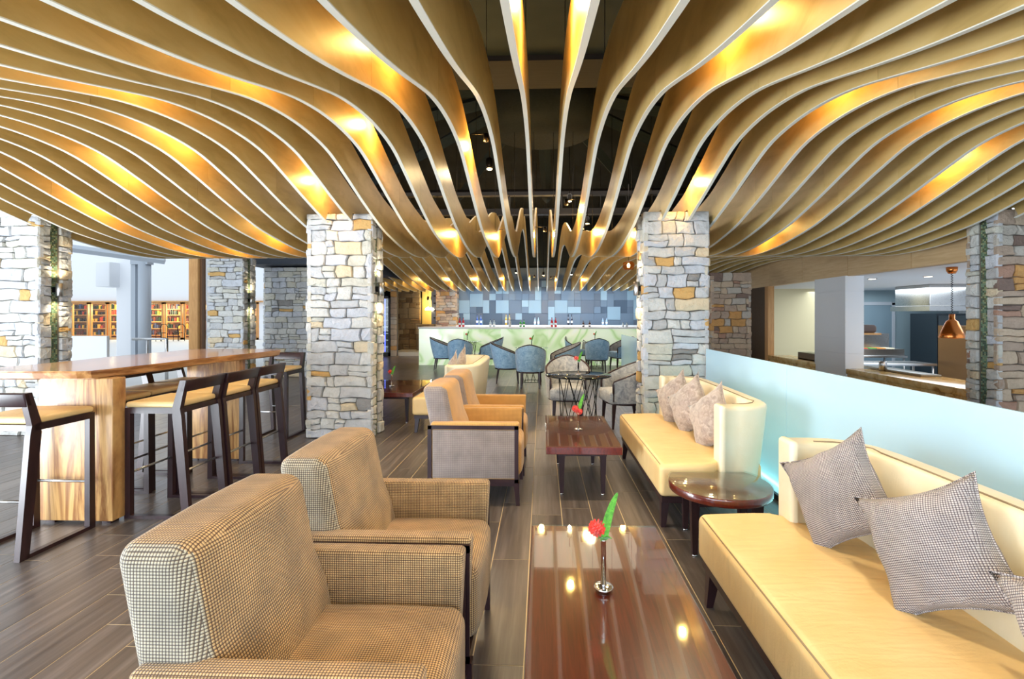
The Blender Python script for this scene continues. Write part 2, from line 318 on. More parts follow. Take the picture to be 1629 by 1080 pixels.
# ================================================================ FLOOR
fl = B(-30, -6, -.12, 5.3, 30, -.0012).build('floor', GROUT, kind='structure')
def floor_tiles():
    near = []; far = []
    rng = random.Random(3); X0 = -.07
    for i in range(-34, 27):
        x0 = X0 + i * .2035; ph = rng.random() * .8
        if i == 0: ph = 2.04
        if i == 1: ph = 3.76 % .8
        y = -1.2 + (ph % .8)
        y -= .8
        while y < 17:
            c = Vector((x0 + .1, y + .4, 0)); d = c.y
            if x0 < 5.1:
                vis = d > .9 and abs(c.x) < d * 1.2 + .3
                (near if vis and d < 9 else far).append((x0, y, d))
            y += .8
    near.sort(key=lambda t: t[2]); rest = near[300:] + far; near = near[:300]
    me = MB().box(.0022, .0022, -.03, .2013, .7978, 0).mesh('floor_tile', FLOOR)
    for (x, y, d) in near:
        o = bpy.data.objects.new('floor_tile', me); COL.objects.link(o); o.location = (x, y, 0); o.parent = fl
    m = MB()
    for (x, y, d) in rest:
        g = .0022; vs = [(x + g, y + g, 0), (x + .202, y + g, 0), (x + .202, y + .7985, 0), (x + g, y + .7985, 0)]
        m.add(vs + [(a, b, -.03) for a, b, _ in vs], [(0, 1, 2, 3), (0, 4, 5, 1), (1, 5, 6, 2), (2, 6, 7, 3), (3, 7, 4, 0)])
    m.build('distant_floor_tiles', FLOOR, fl, kind='stuff')
floor_tiles()
B(-30, -6, -.2, -7.0, 30, .004).build('terrace_floor', plain('pale_paving', srgb(206, 206, 204), .7), kind='structure')

# ================================================================ CEILING (dark roof void)
cl = thing('ceiling', 'x', 'x'); del cl['label']; del cl['category']; cl['kind'] = 'structure'
MB().box(-6.3, -6, 4.75, 8, 18, 4.85).build('roof_deck', DARKCEIL, cl)
MB().box(-6.3, -6, 3.75, 8, 4.4, 3.85).build('soffit_board', DARKBEAM, cl)
MB().box(-6.6, -6, 3.0, -6.45, 18, 4.85).box(5.35, -6, 3.1, 5.5, 13, 4.85).box(5.35, -6, 2.02, 5.5, 5.6, 3.2).build('fascia', DARKCEIL, cl)
MB().box(-8, 17.9, 0, 8, 18.0, 4.85).box(-7, 12, 0, -6.6, 18, 4.85).box(-2.9, 16.66, 2.3, 8, 16.8, 4.85).box(5.2, 12.6, 0, 5.4, 17, 4.85).build('rear_lining', DARKCEIL, cl)
MB().box(-6.3, 4.4, 3.70, 8, 4.95, 4.1).build('drop_beam', BROWNB, cl)
MB().box(-6.3, 5.02, 3.92, 8, 5.3, 4.2).build('grey_beam', DARKBEAM, cl)
MB().lathe([(.75, 4.0), (.75, 4.7)], 20, loc=(0, 6.9, 0)).build('roof_hub', DARKCEIL, cl)
for k in range(14):
    a = 2 * PI * k / 14 + .2; c, s_ = math.cos(a), math.sin(a)
    MB().tube([(.8 * c, 6.9 + .8 * s_, 4.55), (4.6 * c, 6.9 + 4.6 * s_, 4.15)], .11, 4).build('rafter', DARKBEAM, cl)
for z in (3.45, 3.85): MB().box(-5, 9.9, z, 6, 10.05, z + .12).build('truss_chord', BLACKM, cl)
for k in range(9): MB().box(-4 + k * 1.1, 9.95, 3.5, -3.97 + k * 1.1, 10.0, 3.9).build('truss_post', BLACKM, cl)

# ================================================================ CEILING FINS
ZP = [(-2, 2.62), (-1.2, 2.42), (-.4, 2.28), (.4, 2.22), (1.0, 2.25), (1.4, 2.31), (1.65, 2.36), (2.0, 2.44), (2.33, 2.53), (2.6, 2.61), (2.9, 2.69), (3.25, 2.745), (3.6, 2.76), (3.95, 2.73), (4.3, 2.63), (4.65, 2.515),
      (5.0, 2.41), (5.3, 2.33), (5.7, 2.265), (6.1, 2.215), (6.5, 2.195), (6.9, 2.20), (7.3, 2.24)]
def pwl(P, t):
    if t <= P[0][0]: return P[0][1]
    for i in range(len(P) - 1):
        if t <= P[i + 1][0]:
            x0, y0 = P[i]; x1, y1 = P[i + 1]; h = x1 - x0; u = (t - x0) / h
            m0 = (P[i + 1][1] - P[i - 1][1]) / (P[i + 1][0] - P[i - 1][0]) if i > 0 else (y1 - y0) / h
            m1 = (P[i + 2][1] - y0) / (P[i + 2][0] - x0) if i + 2 < len(P) else (y1 - y0) / h
            return (2 * u ** 3 - 3 * u * u + 1) * y0 + (u ** 3 - 2 * u * u + u) * h * m0 + (3 * u * u - 2 * u ** 3) * y1 + (u ** 3 - u * u) * h * m1
    return P[-1][1]
def zbot(x, y):
    if y <= 7.3: return pwl(ZP, y)
    A = pwl([(-6, .6), (-1.5, .75), (-.5, .95), (.2, .9), (.45, .6), (.75, .35), (1.5, .3), (6, .3)], x)
    q = [(6.9, 2.2), (7.3, 2.24), (8.0, 2.24 + A * .30), (8.9, 2.22 + A * .72), (9.8, 2.2 + A * .96), (10.4, 2.2 + A), (11.1, 2.2 + A * .93), (12.4, 2.2 + A * .62), (13.8, 2.2 + A * .25), (15.0, 2.2 + A * .05), (15.9, 2.17), (16.45, 2.18)]
    return pwl(q, y)
def ztop(x, y):
    d = pwl([(-2, .45), (2.6, .42), (4.2, .38), (5.2, .34), (6.6, .36), (8, .42), (16.5, .42)], y); return zbot(x, y) + d
COLS1 = [(-6.38, -5.64), (-2.59, -1.86), (1.09, 1.79), (4.77, 5.49)]; CY0, CY1, CT = 5.17, 5.55, 2.47
FT = .014
LAMPS = {('l', 3): [2.85], ('l', 5): [4.1], ('l', 6): [2.75], ('l', 8): [4.9], ('l', 9): [2.9], ('l', 11): [4.1], ('l', 12): [6.1], ('l', 14): [4.5], ('l', 17): [5.1, 6.5], ('l', 2): [4.4, 7.3], ('l', 0): [2.2, 6.9], ('l', 4): [6.8], ('l', 15): [6.6],
         ('r', 0): [2.2], ('r', 1): [5.6, 15.5], ('r', 2): [6.7], ('r', 3): [2.5], ('r', 5): [5.0], ('r', 7): [3.4], ('r', 10): [6.4, 3.4], ('r', 4): [7.0, 15.5], ('r', 13): [4.6]}
for q in (1, 4, 7, 10, 13, 16): LAMPS.setdefault(('l', q), []).append(15.3)
ORD = ['first', 'second', 'third', 'fourth', 'fifth', 'sixth', 'seventh', 'eighth', 'ninth', 'tenth', 'eleventh', 'twelfth', 'thirteenth', 'fourteenth', 'fifteenth', 'sixteenth', 'seventeenth', 'eighteenth', 'nineteenth', 'twentieth', 'twenty-first']
def fin(side, k):
    x = .025 + (.14 + .28 * k) * (-1 if side == 'l' else 1)
    t = thing('ceiling_fin', 'wavy maple ceiling fin, %s to the %s of the open middle gap' % (ORD[k], 'left' if side == 'l' else 'right'), 'ceiling fin', (x, 0, 0), 0, 'wavy timber fins hung across the ceiling')
    cut = any(a - .02 < x < b + .02 for a, b in COLS1)
    ys = [-1.8 + .1 * i for i in range(int(18.2 / .1) + 1)]
    ys = sorted(set([round(y, 3) for y in ys] + [CY0 - .02, CY1 + .02])); ys = [y for y in ys if y <= 16.4]
    segs = [-1.8, .2, 2.55, 4.45, 6.5, 8.9, 11.3, 13.8, 16.4]
    off = ((k * 37) % 11) * .06
    segs = [segs[0]] + [s + off for s in segs[1:-1]] + [segs[-1]]
    for a, b in zip(segs, segs[1:]):
        yy = [a + .0012] + [y for y in ys if a + .01 < y < b - .01] + [b - .0012]
        m = MB(); vs = []; fs = []
        for y in yy:
            zb, zt = zbot(x, y) + .004, ztop(x, y)
            if cut and CY0 - .03 < y < CY1 + .03: zb = max(zb, CT + .01)
            vs += [(-FT, y, zb), (FT, y, zb), (FT, y, zt), (-FT, y, zt)]
        for i in range(len(yy) - 1):
            o = i * 4
            for j in range(4): fs.append((o + j, o + (j + 1) % 4, o + 4 + (j + 1) % 4, o + 4 + j))
        fs += [(3, 2, 1, 0), tuple(4 * (len(yy) - 1) + j for j in range(4))]
        m.add(vs, fs); m.build('panel', MAPLE, t)
    m = MB(); runs = [[y for y in ys if not cut or y < CY0 - .015]] + ([[y for y in ys if y > CY1 + .015]] if cut else [])
    for yy in runs:
        vs = []; fs = []
        for y in yy:
            z = zbot(x, y); vs += [(-FT - .0008, y, z), (FT + .0008, y, z), (FT + .0008, y, z + .005), (-FT - .0008, y, z + .005)]
        for i in range(len(yy) - 1):
            o = i * 4
            for j in range(4): fs.append((o + j, o + (j + 1) % 4, o + 4 + (j + 1) % 4, o + 4 + j))
        fs += [(3, 2, 1, 0), tuple(4 * (len(yy) - 1) + j for j in range(4))]
        m.add(vs, fs)
    m.build('edge_strip', EDGE, t, label='pale white edge strip')
    for hy in (1.2, 3.4, 6.9, 10.5, 14.5):
        MB().tube([(0, hy, ztop(x, hy)), (0, hy, 4.7 if hy > 5.5 else 3.75)], .003, 5).build('hanger_rod', BLACKM, t)
    sg = 1 if side == 'l' else -1
    for ly in LAMPS.get((side, k), []):
        z = zbot(x, ly) + .34
        MB().lathe([(.022, 0), (.026, .02), (.026, .07), (.012, .075)], 10, loc=(sg * .16, ly, z + .02)).build('lamp', BLACKM, t)
        MB().tube([(sg * .15, ly, z + .09), (sg * .02, ly, z + .09)], .006, 5).build('lamp_arm', BLACKM, t)
        point('fin_lamp_light', (sg * .11, ly, z - .02), 13 if ly < 9 else 13, WARM, .035, t)
for k in range(21): fin('l', k)
for k in range(18): fin('r', k)

# ================================================================ STONE
def layout(W, H, rng, hmin=.085, hmax=.15, wmin=.13, wmax=.36):
    out = []; z = 0
    while z < H - .02:
        h = rng.uniform(hmin, hmax)
        if H - z - h < .06: h = H - z
        u = 0
        while u < W - .01:
            w_ = rng.uniform(wmin, wmax) * (1 if rng.random() > .25 else .6)
            if W - u - w_ < .07: w_ = W - u
            if h > .11 and rng.random() < .22:
                hh = h * rng.uniform(.4, .6); out.append((u, z, u + w_, z + hh)); out.append((u, z + hh, u + w_, z + h))
            else: out.append((u, z, u + w_, z + h))
            u += w_
        z += h
    return out
def stone_mesh(m, u0, z0, u1, z1, rng, depth=.03, lo=-.02, g=.0022, fr=None, edge=(False, False), warp=None):
    # fr maps (u, z, n) -> xyz
    j = lambda s=.006: rng.uniform(-s, s)
    a = u0 + (0 if edge[0] else g); b = u1 - (0 if edge[1] else g); c = z0 + g; d = z1 - g
    w_, h = b - a, d - c
    P = [(a + abs(j()), c + abs(j())), (a + w_ * .35, c + j(.004)), (a + w_ * .7, c + j(.004)), (b - abs(j()), c + abs(j())), (b + j(.003), c + h * .5), (b - abs(j()), d - abs(j())), (a + w_ * .65, d + j(.004)), (a + w_ * .3, d + j(.004)), (a + abs(j()), d - abs(j())), (a + j(.003), c + h * .5)]
    if edge[1]: P = [(min(p[0], b), p[1]) for p in P]
    if warp:
        Wd, Hd, ph = warp
        def wp_(p):
            k = max(0, min(1, p[0] / .06, (Wd - p[0]) / .06)); q = max(0, min(1, p[1] / .05, (Hd - p[1]) / .05))
            return (p[0] + k * (.010 * math.sin(p[1] * 17 + ph) + .008 * math.sin(p[1] * 41 + p[0] * 9 + ph * 2)), p[1] + q * (.006 * math.sin(p[0] * 13 + p[1] * 6 + ph) + .005 * math.sin(p[0] * 31 + p[1] * 14 + ph * 3)))
        P = [wp_(p) for p in P]; a, c = min(p[0] for p in P), min(p[1] for p in P); b, d = max(p[0] for p in P), max(p[1] for p in P)
    cu, cz = (a + b) / 2, (c + d) / 2; n = len(P); dp = depth + rng.uniform(-.012, .014)
    ins = min(.010, h * .14)
    def sh(p, k):
        du, dz = cu - p[0], cz - p[1]; L = math.hypot(du, dz) or 1; return (p[0] + du / L * k, p[1] + dz / L * k)
    vs = [fr(p[0], p[1], lo) for p in P] + [fr(p[0], p[1], dp * .55) for p in P]
    for p in P:
        q = sh(p, ins); vs.append(fr(q[0], q[1], dp + rng.uniform(-.005, .005)))
    vs.append(fr(cu + j(.02), cz + j(.01), dp + rng.uniform(-.002, .012)))
    fs = []
    for i in range(n):
        k = (i + 1) % n; fs += [(i, k, n + k, n + i), (n + i, n + k, 2 * n + k, 2 * n + i), (2 * n + i, 2 * n + k, 3 * n)]
    m.add(vs, fs); return m
def stone_wall(parent, W, H, fr, seed, mat, indiv=True, u_off=0, name='stone', **kw):
    rng = random.Random(seed); L = layout(W, H, rng, **kw); big = MB()
    for (a, c, b, d) in L:
        e = (a < .001, b > W - .001)
        if indiv:
            m = MB(); stone_mesh(m, a, c, b, d, rng, fr=fr, edge=e, warp=(W, H, seed * 1.7)); m.build(name, mat, parent)
        else: stone_mesh(big, a, c, b, d, rng, fr=fr, edge=e, warp=(W, H, seed * 1.7))
    if not indiv: big.build('stone_cladding', mat, parent, kind='stuff')
def column(x0, x1, y0, y1, H, label, side, seed, mat=STONE, sconce=None, mos=True, matside=None):
    # side: +1 the mosaic side faces +x, -1 faces -x
    t = thing('stone_column', label, 'column', ((x0 + x1) / 2, (y0 + y1) / 2, 0))
    W, D = x1 - x0, y1 - y0; hx, hy = W / 2, D / 2; e = .03
    MB().box(-hx + e, -hy + e, 0, hx - e, hy - e, H - .01).build('core', MORTAR, t)
    stone_wall(t, W, H, lambda u, z, n: (-hx + u, -hy + e - n, z), seed, mat)
    stone_wall(t, W, H, lambda u, z, n: (hx - u, hy - e + n, z), seed + 1, mat, False)
    ms = matside or mat
    s = side
    if mos:
        w1 = D * .36
        stone_wall(t, w1, H, lambda u, z, n: (s * (hx - e + n), -hy + u, z), seed + 2, ms, True, wmin=.2, wmax=.3)
        stone_wall(t, w1, H, lambda u, z, n: (s * (hx - e + n), hy - u, z), seed + 3, ms, True, wmin=.2, wmax=.3)
        m = MB(); n_ = int(H / .02); cw = (D - 2 * w1 - .012)
        for i in range(n_):
            for q in range(int(cw / .02)):
                u = -cw / 2 + q * .02 + .002; z = i * .02
                X = s * (hx - e + .004); vs = [(X, u, z), (X, u + .0175, z), (X, u + .0175, z + .0175), (X, u, z + .0175)]
                m.add(vs if s > 0 else vs[::-1], [(0, 1, 2, 3)])
        m.build('mosaic_strip', MOSG, t, kind='stuff', label='green glass mosaic strip')
    else: stone_wall(t, D, H, lambda u, z, n: (s * (hx - e + n), -hy + u, z), seed + 2, ms, True)
    stone_wall(t, D, H, lambda u, z, n: (-s * (hx - e + n), -hy + u, z), seed + 4, mat, False)
    if sconce:
        X = s * (hx + .035)
        c = thing('wall_sconce', sconce, 'wall light', (t.location.x + X, t.location.y, 1.65), 0, 'steel up-down sconces on the columns')
        MB().lathe([(.03, -.075), (.034, -.07), (.034, .07), (.03, .075)], 16, loc=(0, 0, 0)).build('shade', STEEL, c)
        MB().box(-s * .055 if s > 0 else .0, -.03, -.03, 0 if s > 0 else .055, .03, .03).build('bracket', BLACKM, c)
        for dz, tz in ((.1, 3), (-.1, 0)):
            spot('sconce_beam', (t.location.x + X + s * .01, t.location.y, 1.65 + dz), (t.location.x + X - s * .02, t.location.y, tz), 9, (1, .82, .55), 120, .02)
    return t
column(-6.38, -5.64, CY0, CY1, CT, 'stone clad column at the left edge, behind the bar table', 1, 11, sconce='small steel sconce on the far left stone column')
column(-2.59, -1.86, CY0, CY1, CT, 'broad stone clad column standing left of the middle aisle', 1, 21, sconce='small steel sconce on the side of the left aisle column')
column(1.09, 1.79, CY0, CY1, CT, 'broad stone clad column right of the aisle, behind the cream sofa', -1, 31, sconce='small steel sconce on the side of the right aisle column')
column(4.77, 5.49, CY0, CY1, CT, 'reddish stone clad column with green mosaic strip at the right edge', -1, 41, STONEW, matside=STONE)
column(-6.38, -5.68, 8.9, 9.3, 2.47, 'pale stone column beside the tall timber post, behind the far end of the bar table', 1, 51, sconce='small steel sconce on the stone column beside the timber post')
column(3.22, 3.97, 9.2, 9.6, 2.17, 'lower stone column beyond the frosted glass partition', -1, 61, STONEW, mos=False)
ws = thing('wall_stone', 'x', 'x', (-6.1, 10.3, 0)); del ws['label']; del ws['category']; ws['kind'] = 'structure'
MB().box(0, .03, 0, 1.4, .4, 2.4).build('core', MORTAR, ws)
stone_wall(ws, 1.4, 2.41, lambda u, z, n: (u, .03 - n, z), 71, STONE)
stone_wall(ws, .4, 2.41, lambda u, z, n: (-n + .0, .4 - u, z), 72, STONE, False)
B(-6.4, 9.9, 2.44, -4.2, 16, 3.6).build('trim_1', plain('navy_bulkhead', srgb(40, 50, 66), .6), kind='structure')

# ================================================================ BACK OF ROOM
wb = thing('wall_back', 'x', 'x', (0, 16.5, 0)); del wb['label']; del wb['category']; wb['kind'] = 'structure'
MB().box(-2.95, 0, 0, 5.2, .15, 3.0).build('backing', plain('slate_blue_wall', srgb(74, 92, 112), .6), wb)
rng = random.Random(5); U = .225; nx, nz = 30, 7; used = set()
for j in range(nz):
    for i in range(nx):
        if (i, j) in used: continue
        w_, h = rng.choice([(2, 2), (2, 2), (1, 1), (1, 1), (2, 1), (1, 2)])
        cells = [(i + a, j + b) for a in range(w_) for b in range(h)]
        if any(c in used or c[0] >= nx or c[1] >= nz for c in cells): w_ = h = 1; cells = [(i, j)]
        used.update(cells)
        if rng.random() < .12: continue
        d = rng.choice([.02, .035, .055, .08])
        MB().box(-2.94 + i * U + .002, -d, .98 + j * U + .002, -2.94 + (i + w_) * U - .002, 0, .98 + (j + h) * U - .002).build('wall_tile', BTILE, wb)
# bar counter
bar = thing('bar_counter', 'long backlit onyx bar counter with white top across the back of the room', 'bar counter', (-3.36, 12.95, 0), 1.0)
MB().box(.06, .06, 0, 7.4, .6, .99).build('carcass', WHITE, bar)
for i, (a, b) in enumerate([(0, 1.22), (1.224, 2.24), (2.244, 3.5), (3.504, 4.8), (4.804, 6.1), (6.104, 7.4)]):
    MB().box(a, 0, .0, b, .055, .985).build('onyx_panel', ONYX, bar)
MB().box(0, .06, 0, .055, .6, .985).build('onyx_panel', ONYX, bar)
MB().rbox(-.02, -.03, .99, 7.42, .66, 1.035, .008, 1).build('countertop', WHITE, bar)
bb = thing('back_bar', 'white low back counter holding bottles behind the onyx bar', 'counter', (-2.82, 15.7, 0))
MB().box(0, .02, 0, 6.6, .6, .98).build('cabinet', WHITE, bb); MB().rbox(-.02, 0, .98, 6.62, .62, 1.03, .008, 1).build('countertop', WHITE, bb)
# bottles
def bottle(x, y, z, h, r, mat, label, group, cap=None, kind=0):
    t = thing('bottle', label, 'bottle', (x, y, z), 0, group)
    prof = [(r * .9, 0), (r, .01), (r, h * .55), (r * .8, h * .64), (r * .36, h * .74), (r * .34, h * .93)] if kind == 0 else [(r, 0), (r, h * .45), (r * .9, h * .55), (r * .35, h * .62), (r * .3, h * .93)]
    MB().lathe(prof, 12).build('glass_body', mat, t); MB().lathe([(r * .4, h * .93), (r * .4, h)], 10).build('cap', cap or BLACKM, t)
    MB().lathe([(r * 1.02, h * .2), (r * 1.02, h * .42)], 12).build('bottle_label', WHITE, t)
    return t
def BM(n, c): return plain(n, c, .12, coat=.6)
bRed, bBlue, bGold, bGreen, bClear, bBrown, bPale, bDark = BM('red_glass', srgb(200, 30, 50)), BM('blue_glass', srgb(50, 90, 170)), BM('gold_glass', srgb(190, 160, 70)), BM('green_glass', srgb(40, 160, 60)), BM('clear_bottle', srgb(190, 210, 220)), BM('brown_glass', srgb(70, 50, 50)), BM('pale_blue_glass', srgb(150, 180, 210)), BM('dark_glass', srgb(34, 40, 60))
def pxat(x, y): # world x at depth y for a picture column, used as a layout table only
    a = (x - 835.5) / 760; return y * (-.0349 + .99939 * a) / (.99939 + .0349 * a)
for xs, h, mt, nm, y, kind in [((731.5, 737), .26, bRed, 'red bottle', 13.3, 0), ((780, 786), .2, bClear, 'short clear bottle', 13.3, 1), ((828, 833.5), .2, bGreen, 'green bottle', 13.3, 0), ((878, 884), .26, bRed, 'red bottle', 13.3, 0), ((928, 938), .17, bBrown, 'squat brown bottle', 13.3, 1), ((991, 997), .13, bClear, 'small clear bottle', 13.3, 1),
                    ((759, 765), .36, bBlue, 'blue bottle', 15.95, 0), ((805, 810.5), .38, bGold, 'tall gold-topped bottle', 15.95, 0), ((851, 856.5), .28, bPale, 'pale blue bottle', 15.95, 1), ((904, 909.5), .36, bDark, 'dark bottle', 15.95, 0), ((959, 965), .27, bPale, 'pale green-white bottle', 15.95, 0)]:
    for i, px in enumerate(xs):
        where = {731.5: 'at the left end of the bar top', 780: 'on the bar top near its left end', 828: 'on the bar top left of centre', 878: 'on the bar top right of centre', 928: 'on the bar top towards the right', 991: 'on the bar top beside the right stone column', 759: 'on the back counter at left', 805: 'on the back counter left of centre', 851: 'on the back counter at centre', 904: 'on the back counter right of centre', 959: 'on the back counter at right'}[xs[0]]
        bottle(pxat(px, y), y, 1.03 if y > 14 else 1.036, h, .033, mt, '%s %s, %s of its pair' % (nm, where, ('left', 'right')[i]), 'bottles on the bar')
sh = thing('cocktail_shaker', 'small steel cocktail shaker on the bar top in front of gold bottles', 'shaker', (pxat(811, 13.3), 13.3, 1.036))
MB().lathe([(.03, 0), (.042, .12), (.036, .15)], 16).build('cup', STEEL, sh); MB().lathe([(.034, .15), (.02, .18), (.02, .2), (.01, .21)], 16).build('cap', STEEL, sh)
# corridor area at the back left
wr = thing('wall_back_left', 'x', 'x', (0, 16.6, 0)); del wr['label']; del wr['category']; wr['kind'] = 'structure'
def rub(x0, x1, z0, z1, seed, y=0, mat=ROCK):
    MB().box(x0, y + .03, z0, x1, y + .2, z1).build('core', MORTAR, wr)
    stone_wall(wr, x1 - x0, z1 - z0, lambda u, z, n: (x0 + u, y + .03 - n, z0 + z), seed, mat, True, hmin=.14, hmax=.22, wmin=.2, wmax=.45)
rub(-7.4, -6.0, 0, 3.2, 81, -.5); rub(-5.45, -4.42, 2.0, 3.2, 82, .5); rub(-6.4, -4.42, .12, 2.0, 83, .6); rub(-4.42, -3.55, .12, 1.05, 84, .1); rub(-5.03, -4.83, 0, 2.6, 86, -.9, STONEW)
MB().box(-4.42, .9, 1.0, -3.3, 1.0, 2.6).build('lit_alcove_wall', plain('yellow_alcove', srgb(226, 200, 120), .6), wr)
MB().box(-3.95, .35, 1.05, -3.5, .5, 2.6).build('wine_rack_panel', plain('rack_blue', srgb(120, 128, 150), .5), wr)
for q in range(5): MB().box(-3.85, .25, 1.25 + q * .26, -3.55, .36, 1.29 + q * .26).build('rack_shelf', BLACKM, wr)
B(-5.1, 15.9, 0, -3.4, 17.3, .12).build('trim_2', plain('pale_step', srgb(200, 190, 170), .5), kind='structure')
point('alcove_glow', (-4.0, 17.2, 1.85), 14, (1, .78, .35), .05)
for i, dx in enumerate((0, .14)):
    t = thing('pendant_lamp', 'white glass pendant lamp glowing in the alcove, %s of two' % ('left', 'right')[i], 'pendant lamp', (-4.08 + dx, 17.0, 0))
    MB().tube([(0, 0, 1.72), (0, 0, 2.5)], .006, 5).build('cord', BLACKM, t); MB().lathe([(.11, 1.55), (.09, 1.6), (.02, 1.66)], 14).build('lamp_shade', BULB, t); MB().lathe([(.03, 1.9), (.045, 1.96), (.03, 2.04)], 10).build('pulley', BLACKM, t)
column(-3.58, -2.86, 16.0, 16.4, 2.25, 'stone column at the left end of the blue tiled bar wall', 1, 91, STONEW, mos=False)
ck = thing('wine_cooler', 'tall black framed wine cooler glowing blue beside the left aisle column', 'wine cooler', (-5.86, 15.75, 0))
MB().box(0, 0, 0, .06, .5, 2.0).box(.74, 0, 0, .8, .5, 2.0).box(0, 0, 1.92, .8, .5, 2.0).box(0, 0, 0, .8, .5, .12).box(0, .46, 0, .8, .5, 2).build('cabinet', BLACKM, ck)
for q in range(7): MB().box(.06, .05, .3 + q * .22, .74, .45, .315 + q * .22).build('shelf', STEEL, ck)
MB().box(.6, .05, .14, .63, .07, 1.9).box(.07, .05, .14, .10, .07, 1.9).build('light_strip', plain('blue_led', (.2, .25, 1, 1), .3, em=2, emcol=(.12, .16, 1, 1)), ck)
MB().box(.05, .0, .1, .75, .012, 1.93).build('glass_door', GLASS, ck); MB().tube([(.1, -.03, .8), (.1, -.03, 1.3)], .012, 8).build('handle', STEEL, ck)
# small bar spotlights
for i, (x, y, z) in enumerate([(-.66, 6, 3.2), (.52, 9, 3.5), (.9, 9.5, 3.17)]):
    t = thing('ceiling_spotlight', ['bright ceiling spotlight hanging left of the middle gap', 'bright ceiling spotlight under the dark truss, right of the middle gap', 'small ceiling spotlight lowest and right of the middle gap'][i], 'spotlight', (x, y, z), 0, 'ceiling spotlights')
    MB().lathe([(.035, 0), (.045, .03), (.045, .12), (.02, .14)], 12).build('housing', BLACKM, t); MB().lathe([(.03, -.012), (.034, .0)], 12).build('bulb', BULB, t); MB().tube([(0, 0, .14), (0, 0, 4.7 - z)], .008, 6).build('hanger_rod', BLACKM, t)
    point('spot_glow', (x, y, z - .06), 9, (1, .75, .4), .03)
for i, px in enumerate((688, 733, 777, 821, 864.5, 909, 953)):
    x = pxat(px, 14.2); z = 1.35 + (502 - (429, 427, 428, 434, 438, 437, 438)[i]) * 14.2 / 760
    t = thing('ceiling_spotlight', 'tiny warm spotlight over the bar, %s of the row from the left' % ORD[i], 'spotlight', (x, 14.2, z), 0, 'row of small spotlights over the bar')
    MB().lathe([(.03, 0), (.035, .08), (.02, .1)], 10).build('housing', BLACKM, t); MB().lathe([(.022, -.01), (.026, .0)], 10).build('bulb', BULB, t); MB().tube([(0, 0, .1), (0, 0, 4.7 - z)], .006, 5).build('hanger_rod', BLACKM, t)
gp = thing('pendant_lamp', 'amber glass pendant lamp hanging beside the right aisle column', 'pendant lamp', (1.62, 9.0, 2.28))
MB().lathe([(.09, -.07), (.11, 0), (.1, .06), (.04, .09)], 16).build('lamp_shade', glassy('amber_glass', (1, .6, .3, 1)), gp); MB().lathe([(.02, -.03), (.03, .02), (.01, .05)], 10).build('bulb', BULB, gp); MB().tube([(0, 0, .09), (0, 0, 2.42)], .005, 5).build('cord', BLACKM, gp)

# ================================================================ RIGHT SIDE: bulkhead, kitchen pass
B(5.2, 5.6, 2.02, 5.32, 12.6, 3.1).build('wall_right', OAK, kind='structure')
wrt = bpy.data.objects['wall_right']
for y in (6.9, 8.3, 9.7, 11.1): MB().box(5.190, y - 1.39, 2.02, 5.20, y - .005, 3.1).build('wall_panel', OAK, wrt)
B(4.0, 12.6, 0, 5.3, 12.75, 3.2).build('wall_right_far', GREYP, kind='structure')
B(5.2, 11.25, -.5, 5.32, 12.6, 2.02).build('wall_right_end', plain('dark_bronze', srgb(84, 60, 30), .4), kind='structure')
MB().box(5.16, 11.1, -.4, 5.3, 11.25, 2.02).build('door_frame', TIMBER, None, kind='structure')
bpy.data.objects['door_frame'].name = 'trim_3'
kf = B(5.3, 4, -.6, 12, 15, -.45).build('floor_kitchen', GREYP, kind='structure')
B(5.3, 4, 2.02, 12, 14, 2.15).build('ceiling_kitchen', WHITE, kind='structure')
B(5.3, 13, -.45, 12, 13.15, 2.02).build('wall_kitchen_back', plain('kitchen_wall', srgb(150, 172, 182), .5), kind='structure')
B(11, 4, -.45, 11.1, 13, 2.02).build('wall_kitchen_right', WHITE, kind='structure')
B(5.3, 12.2, -.45, 7.0, 12.35, 2.02).build('wall_kitchen_left', plain('cream_wall', srgb(222, 210, 170), .5), kind='structure')
dr = thing('door_1', 'x', 'x', (8.37, 12.96, -.45)); del dr['label']; del dr['category']; dr['kind'] = 'structure'
MB().box(-.08, -.03, 0, 0, .02, 2.14).box(.86, -.03, 0, .94, .02, 2.14).box(-.08, -.03, 2.08, .94, .02, 2.16).build('door_frame', GREYP, dr)
MB().box(0, -.02, 0, .86, .01, 2.08).build('door_leaf', plain('blue_grey_door', srgb(120, 142, 156), .45), dr); MB().tube([(.08, -.07, 1.0), (.2, -.07, 1.0)], .012, 8).build('door_handle', STEEL, dr)
# white tiled pier in the pass
pr = thing('tiled_pier', 'white tiled pier between the two kitchen pass openings', 'pier', (5.15, 8.3, 0))
MB().box(.01, .01, -.4, .3, .9, 2.02).build('core', WHITE, pr)
for q in range(6): MB().box(0, 0, .44 + q * .265, .31, .91, .44 + q * .265 + .262).build('tile', WHITE, pr)
lg = thing('marble_ledge', 'golden brown marble pass ledge of the kitchen opening', 'counter', (5.16, 0, 0))
MB().rbox(0, 5.6, .36, .75, 8.3, .45, .008, 1).rbox(0, 9.25, .36, .5, 11.1, .45, .008, 1).build('slab', MARBLE, lg)
MB().box(.03, 5.6, -.1, .12, 11.1, .36).build('ledge_front', MARBLE, lg)
bx = thing('serving_board', 'long grey serving board lying on the marble ledge', 'board', (5.55, 7.2, .45)); MB().rbox(0, 0, 0, .3, 1.3, .03, .006, 1).build('board', plain('board_grey', srgb(130, 120, 96), .4), bx)
MB().rbox(.02, .02, .031, .28, 1.28, .036, .002, 1).build('slate_inlay', plain('slate_inlay', srgb(96, 92, 80), .3), bx)
